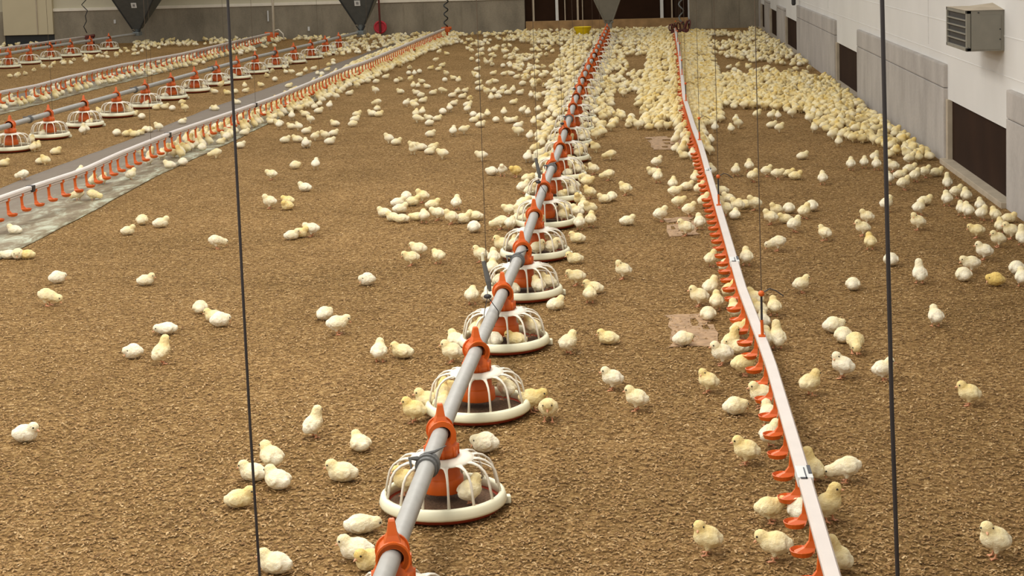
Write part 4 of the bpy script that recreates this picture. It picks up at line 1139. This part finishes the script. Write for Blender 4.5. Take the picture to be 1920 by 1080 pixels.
# ---- labels
TW = lambda t: 'white' if t < .17 else 'cream' if t < .4 else 'pale yellow' if t < .6 else 'yellow'
PW = {'s': 'standing', 'd': 'stooping', 'p': 'pecking', 'u': 'upright', 't': 'standing', 'l': 'resting', 'b': 'huddled', 'w': 'sprawled'}
def row_of(y):
    n = int(round((y-3.67)/.966))+1
    return max(1, n)
def lane(c):
    x, y = c[0], c[1]
    cc, rr, l1 = interp(CL, y), interp(RPL, y), interp(LPL, y)
    if c[6] == 3:
        if abs(x-cc) < .3: return ('in', 'inside')
        return ('inl', 'inside')
    if x > XR-.42: return ('wall', 'against right wall')
    if x > rr: return ('rr', 'right of white drinker')
    if x > rr-.33: return ('rl', 'left of white drinker')
    if x > cc: return ('cr', 'right of central feeder')
    if x > cc-.45: return ('cl', 'close left of feeder')
    if x > interp(PR, y)+.9: return ('ml', 'on open left floor')
    if x > interp(PR, y): return ('fl', 'right of paper strip')
    if x > l1-.5: return ('pp', 'on left paper strip')
    return ('bl', 'beyond left drinker line')
cells = {}
for c in near:
    L = lane(c); n = row_of(c[1]); cells.setdefault((L, n), []).append(c)
labels = {}
for (L, n), cs in cells.items():
    cs.sort(key=lambda c: c[8][0])
    m = len(cs)
    for i, c in enumerate(cs):
        col = TW(c[4]); po = PW[c[3]]
        same = [k for k in cs if TW(k[4]) == col and PW[k[3]] == po]
        if len(same) == 1: rk = ''
        else:
            j = [k is c for k in same].index(True); q = len(same)
            rk = 'leftmost ' if j == 0 else 'rightmost ' if j == q-1 else ORD[j+1]+' '
        o_ = ORD[min(n, 32)]
        if L[0] == 'in': lab = '%s%s %s chick inside the %s nearest central feeder pan' % (rk, po, col, o_)
        elif L[0] == 'inl': lab = '%s%s %s chick inside a pan of the left feeder row' % (rk, po, col)
        else: lab = '%s%s %s chick %s, level with %s nearest central pan' % (rk, po, col, L[1], o_)
        labels[id(c)] = lab
inl = {}
for c in near:
    if lane(c)[0] == 'inl':
        j = min(range(len(panl)), key=lambda k: (panl[k][0]-c[0])**2+(panl[k][1]-c[1])**2)
        inl.setdefault(j, []).append(c)
for j, cs in inl.items():
    cs.sort(key=lambda c: c[8][0])
    for i, c in enumerate(cs):
        w = '' if len(cs) == 1 else ('leftmost ' if i == 0 else 'rightmost ' if i == len(cs)-1 else 'middle ')
        labels[id(c)] = '%s%s %s chick inside the %s pan of the nearer left row' % (w, PW[c[3]], TW(c[4]), ORD[j+1])
GR = {'in': 'chicks inside the feeder pans', 'inl': 'chicks inside the feeder pans', 'wall': 'chicks against the right wall', 'rr': 'chicks right of the white drinker line', 'rl': 'chicks at the white drinker line',
      'cr': 'chicks between feeder row and white drinker line', 'cl': 'chicks along the central feeder row', 'ml': 'chicks on the open floor left', 'fl': 'chicks beside the paper strip', 'pp': 'chicks on the paper strip', 'bl': 'chicks beyond the left drinker line'}
for i, c in enumerate(near):
    me = HI[c[3]]
    o = bpy.data.objects.new('chick', me); C.objects.link(o)
    o.location = (c[0], c[1], c[5]); o.rotation_euler.z = c[2]; o.scale = (c[7],)*3
    o['tint'] = float(c[4])
    tag(o, labels[id(c)], 'chick', GR[lane(c)[0]])
    if c[1] < 9.2:
        b_ = bpy.data.objects.new('beak', BK[c[3]]); C.objects.link(b_); b_.parent = o
        for e_ in EY[c[3]]:
            q = bpy.data.objects.new('eye', e_); C.objects.link(q); q.parent = o

# ---- the rest of the flock as one object
def bake(me):
    V = np.empty(len(me.vertices)*3, 'f'); me.vertices.foreach_get('co', V); V = V.reshape(-1, 3)
    ls = np.empty(len(me.polygons), 'i'); me.polygons.foreach_get('loop_total', ls)
    li = np.empty(len(me.loops), 'i'); me.loops.foreach_get('vertex_index', li)
    yk = np.empty(len(me.vertices), 'f'); me.attributes['yolk'].data.foreach_get('value', yk)
    return V, ls, li, yk
BL = {k: bake(LO[k]) for k in POSES}; BL2 = {k: bake(LO2[k]) for k in POSES}
Vs, Ls, Is, Ys, Ts = [], [], [], [], []; off = 0
for c in far:
    V, ls, li, yk = (BL if c[1] < 19 else BL2)[c[3]]
    s, co_ = math.sin(c[2]), math.cos(c[2]); k_ = c[7]
    W = np.empty_like(V)
    W[:, 0] = (V[:, 0]*co_-V[:, 1]*s)*k_+c[0]; W[:, 1] = (V[:, 0]*s+V[:, 1]*co_)*k_+c[1]; W[:, 2] = V[:, 2]*k_+c[5]
    Vs.append(W); Ls.append(ls); Is.append(li+off); Ys.append(yk); Ts.append(np.full(len(V), c[4], 'f')); off += len(V)
V = np.concatenate(Vs); ls = np.concatenate(Ls); li = np.concatenate(Is)
me = bpy.data.meshes.new('chick_flock')
me.vertices.add(len(V)); me.vertices.foreach_set('co', V.ravel())
me.loops.add(len(li)); me.loops.foreach_set('vertex_index', li)
me.polygons.add(len(ls)); st = np.concatenate(([0], np.cumsum(ls)[:-1])).astype('i')
me.polygons.foreach_set('loop_start', st); me.polygons.foreach_set('loop_total', ls)
me.update(calc_edges=True)
me.polygons.foreach_set('use_smooth', np.ones(len(ls), bool))
a = me.attributes.new('yolk', 'FLOAT', 'POINT'); a.data.foreach_set('value', np.concatenate(Ys))
a = me.attributes.new('tint', 'FLOAT', 'POINT'); a.data.foreach_set('value', np.concatenate(Ts))
me.materials.append(M['downs'])
o = bpy.data.objects.new('chick_flock', me); C.objects.link(o)
tag(o, 'dense flock of distant pale yellow chicks covering the far litter', 'chicks', kind='stuff')
print('flock verts', len(V))

# ------------------------------------------------------------------ loose shavings on the litter
def shav_mat():
    m, n, b = new_mat('loose_shavings'); L = n.links; N = n.nodes.new
    at = N('ShaderNodeAttribute'); at.attribute_name = 'tone'
    rp = N('ShaderNodeValToRGB'); e = rp.color_ramp.elements
    e[0].position = 0; e[0].color = lin((104, 76, 48)); e[1].position = 1; e[1].color = lin((190, 162, 120))
    k = e.new(.55); k.color = lin((152, 119, 76))
    L.new(at.outputs['Fac'], rp.inputs['Fac']); L.new(rp.outputs['Color'], b.inputs['Base Color'])
    b.inputs['Roughness'].default_value = .9; b.inputs['Specular IOR Level'].default_value = .15
    return m
rg = np.random.default_rng(3)
NS = 230000
Y = 3.2+12.5*rg.random(NS)**1.45; X = (-.62+rg.random(NS)*1.24)*Y*.78-.25*Y*.2
ok = (X < XR-.03) & (X > -5.2); X, Y = X[ok], Y[ok]
# thinner where paper lies
pr_ = np.interp(Y, [p[1] for p in PR], [p[0] for p in PR]); ok = (X > pr_+.01) | (X < pr_-1.02); X, Y = X[ok], Y[ok]; n = len(X)
ang = rg.random(n)*2*PI; ln = .003+.0045*rg.random(n); wd = .0014+.0018*rg.random(n); z0 = .0015+.003*rg.random(n)
tilt = (rg.random(n)-.3)*.9; bend = .0005+.0022*rg.random(n)
dx, dy = np.cos(ang), np.sin(ang); sx, sy = -dy, dx
V = np.empty((n, 6, 3), 'f')
for i_, (a_, zz) in enumerate(((-1, 0), (0, 1), (1, 0))):
    cx_, cy_ = X+dx*ln*a_, Y+dy*ln*a_; cz_ = z0+bend*zz+np.abs(tilt)*ln*(a_*np.sign(tilt)+1)*.5
    V[:, i_*2, 0] = cx_+sx*wd; V[:, i_*2, 1] = cy_+sy*wd; V[:, i_*2, 2] = cz_+.0008*rg.random(n)
    V[:, i_*2+1, 0] = cx_-sx*wd; V[:, i_*2+1, 1] = cy_-sy*wd; V[:, i_*2+1, 2] = cz_
me = bpy.data.meshes.new('wood_shavings'); me.vertices.add(n*6); me.vertices.foreach_set('co', V.ravel())
li = (np.arange(n)[:, None]*6+np.array([0, 1, 3, 2, 2, 3, 5, 4])).astype('i').ravel()
me.loops.add(len(li)); me.loops.foreach_set('vertex_index', li); me.polygons.add(n*2)
me.polygons.foreach_set('loop_start', (np.arange(n*2)*4).astype('i')); me.polygons.foreach_set('loop_total', np.full(n*2, 4, 'i')); me.update(calc_edges=True)
at_ = me.attributes.new('tone', 'FLOAT', 'POINT'); at_.data.foreach_set('value', np.repeat(np.clip(rg.normal(.48, .22, n), 0, 1), 6).astype('f'))
me.materials.append(shav_mat()); o = bpy.data.objects.new('wood_shavings', me); C.objects.link(o)
tag(o, 'loose brown wood shavings strewn over the litter floor', 'shavings', kind='stuff')

# ------------------------------------------------------------------ light
sc = bpy.context.scene
w = bpy.data.worlds.new('world'); sc.world = w; w.use_nodes = True
w.node_tree.nodes['Background'].inputs['Color'].default_value = (1.0, .97, .92, 1)
w.node_tree.nodes['Background'].inputs['Strength'].default_value = .58
def area(loc, size, e, col=(1, .965, .91), rot=(0, 0, 0)):
    l = bpy.data.lights.new('ceiling_lamp', 'AREA'); l.shape = 'RECTANGLE'; l.size, l.size_y = size; l.energy = e; l.color = col
    o = bpy.data.objects.new('ceiling_lamp', l); C.objects.link(o); o.location = loc; o.rotation_euler = rot
for y, e in ((1, 105), (5.5, 105), (10, 78), (15, 52), (20, 36), (25, 28), (29.5, 25)):
    for x in (-10.5, -5.5, -1.2):
        area((x, y, 3.4), (1.2, 2.2), e)
sc.view_settings.view_transform = 'Standard'; sc.view_settings.look = 'None'; sc.view_settings.gamma = 1
sc.view_settings.exposure = .15
sc.view_settings.use_curve_mapping = False
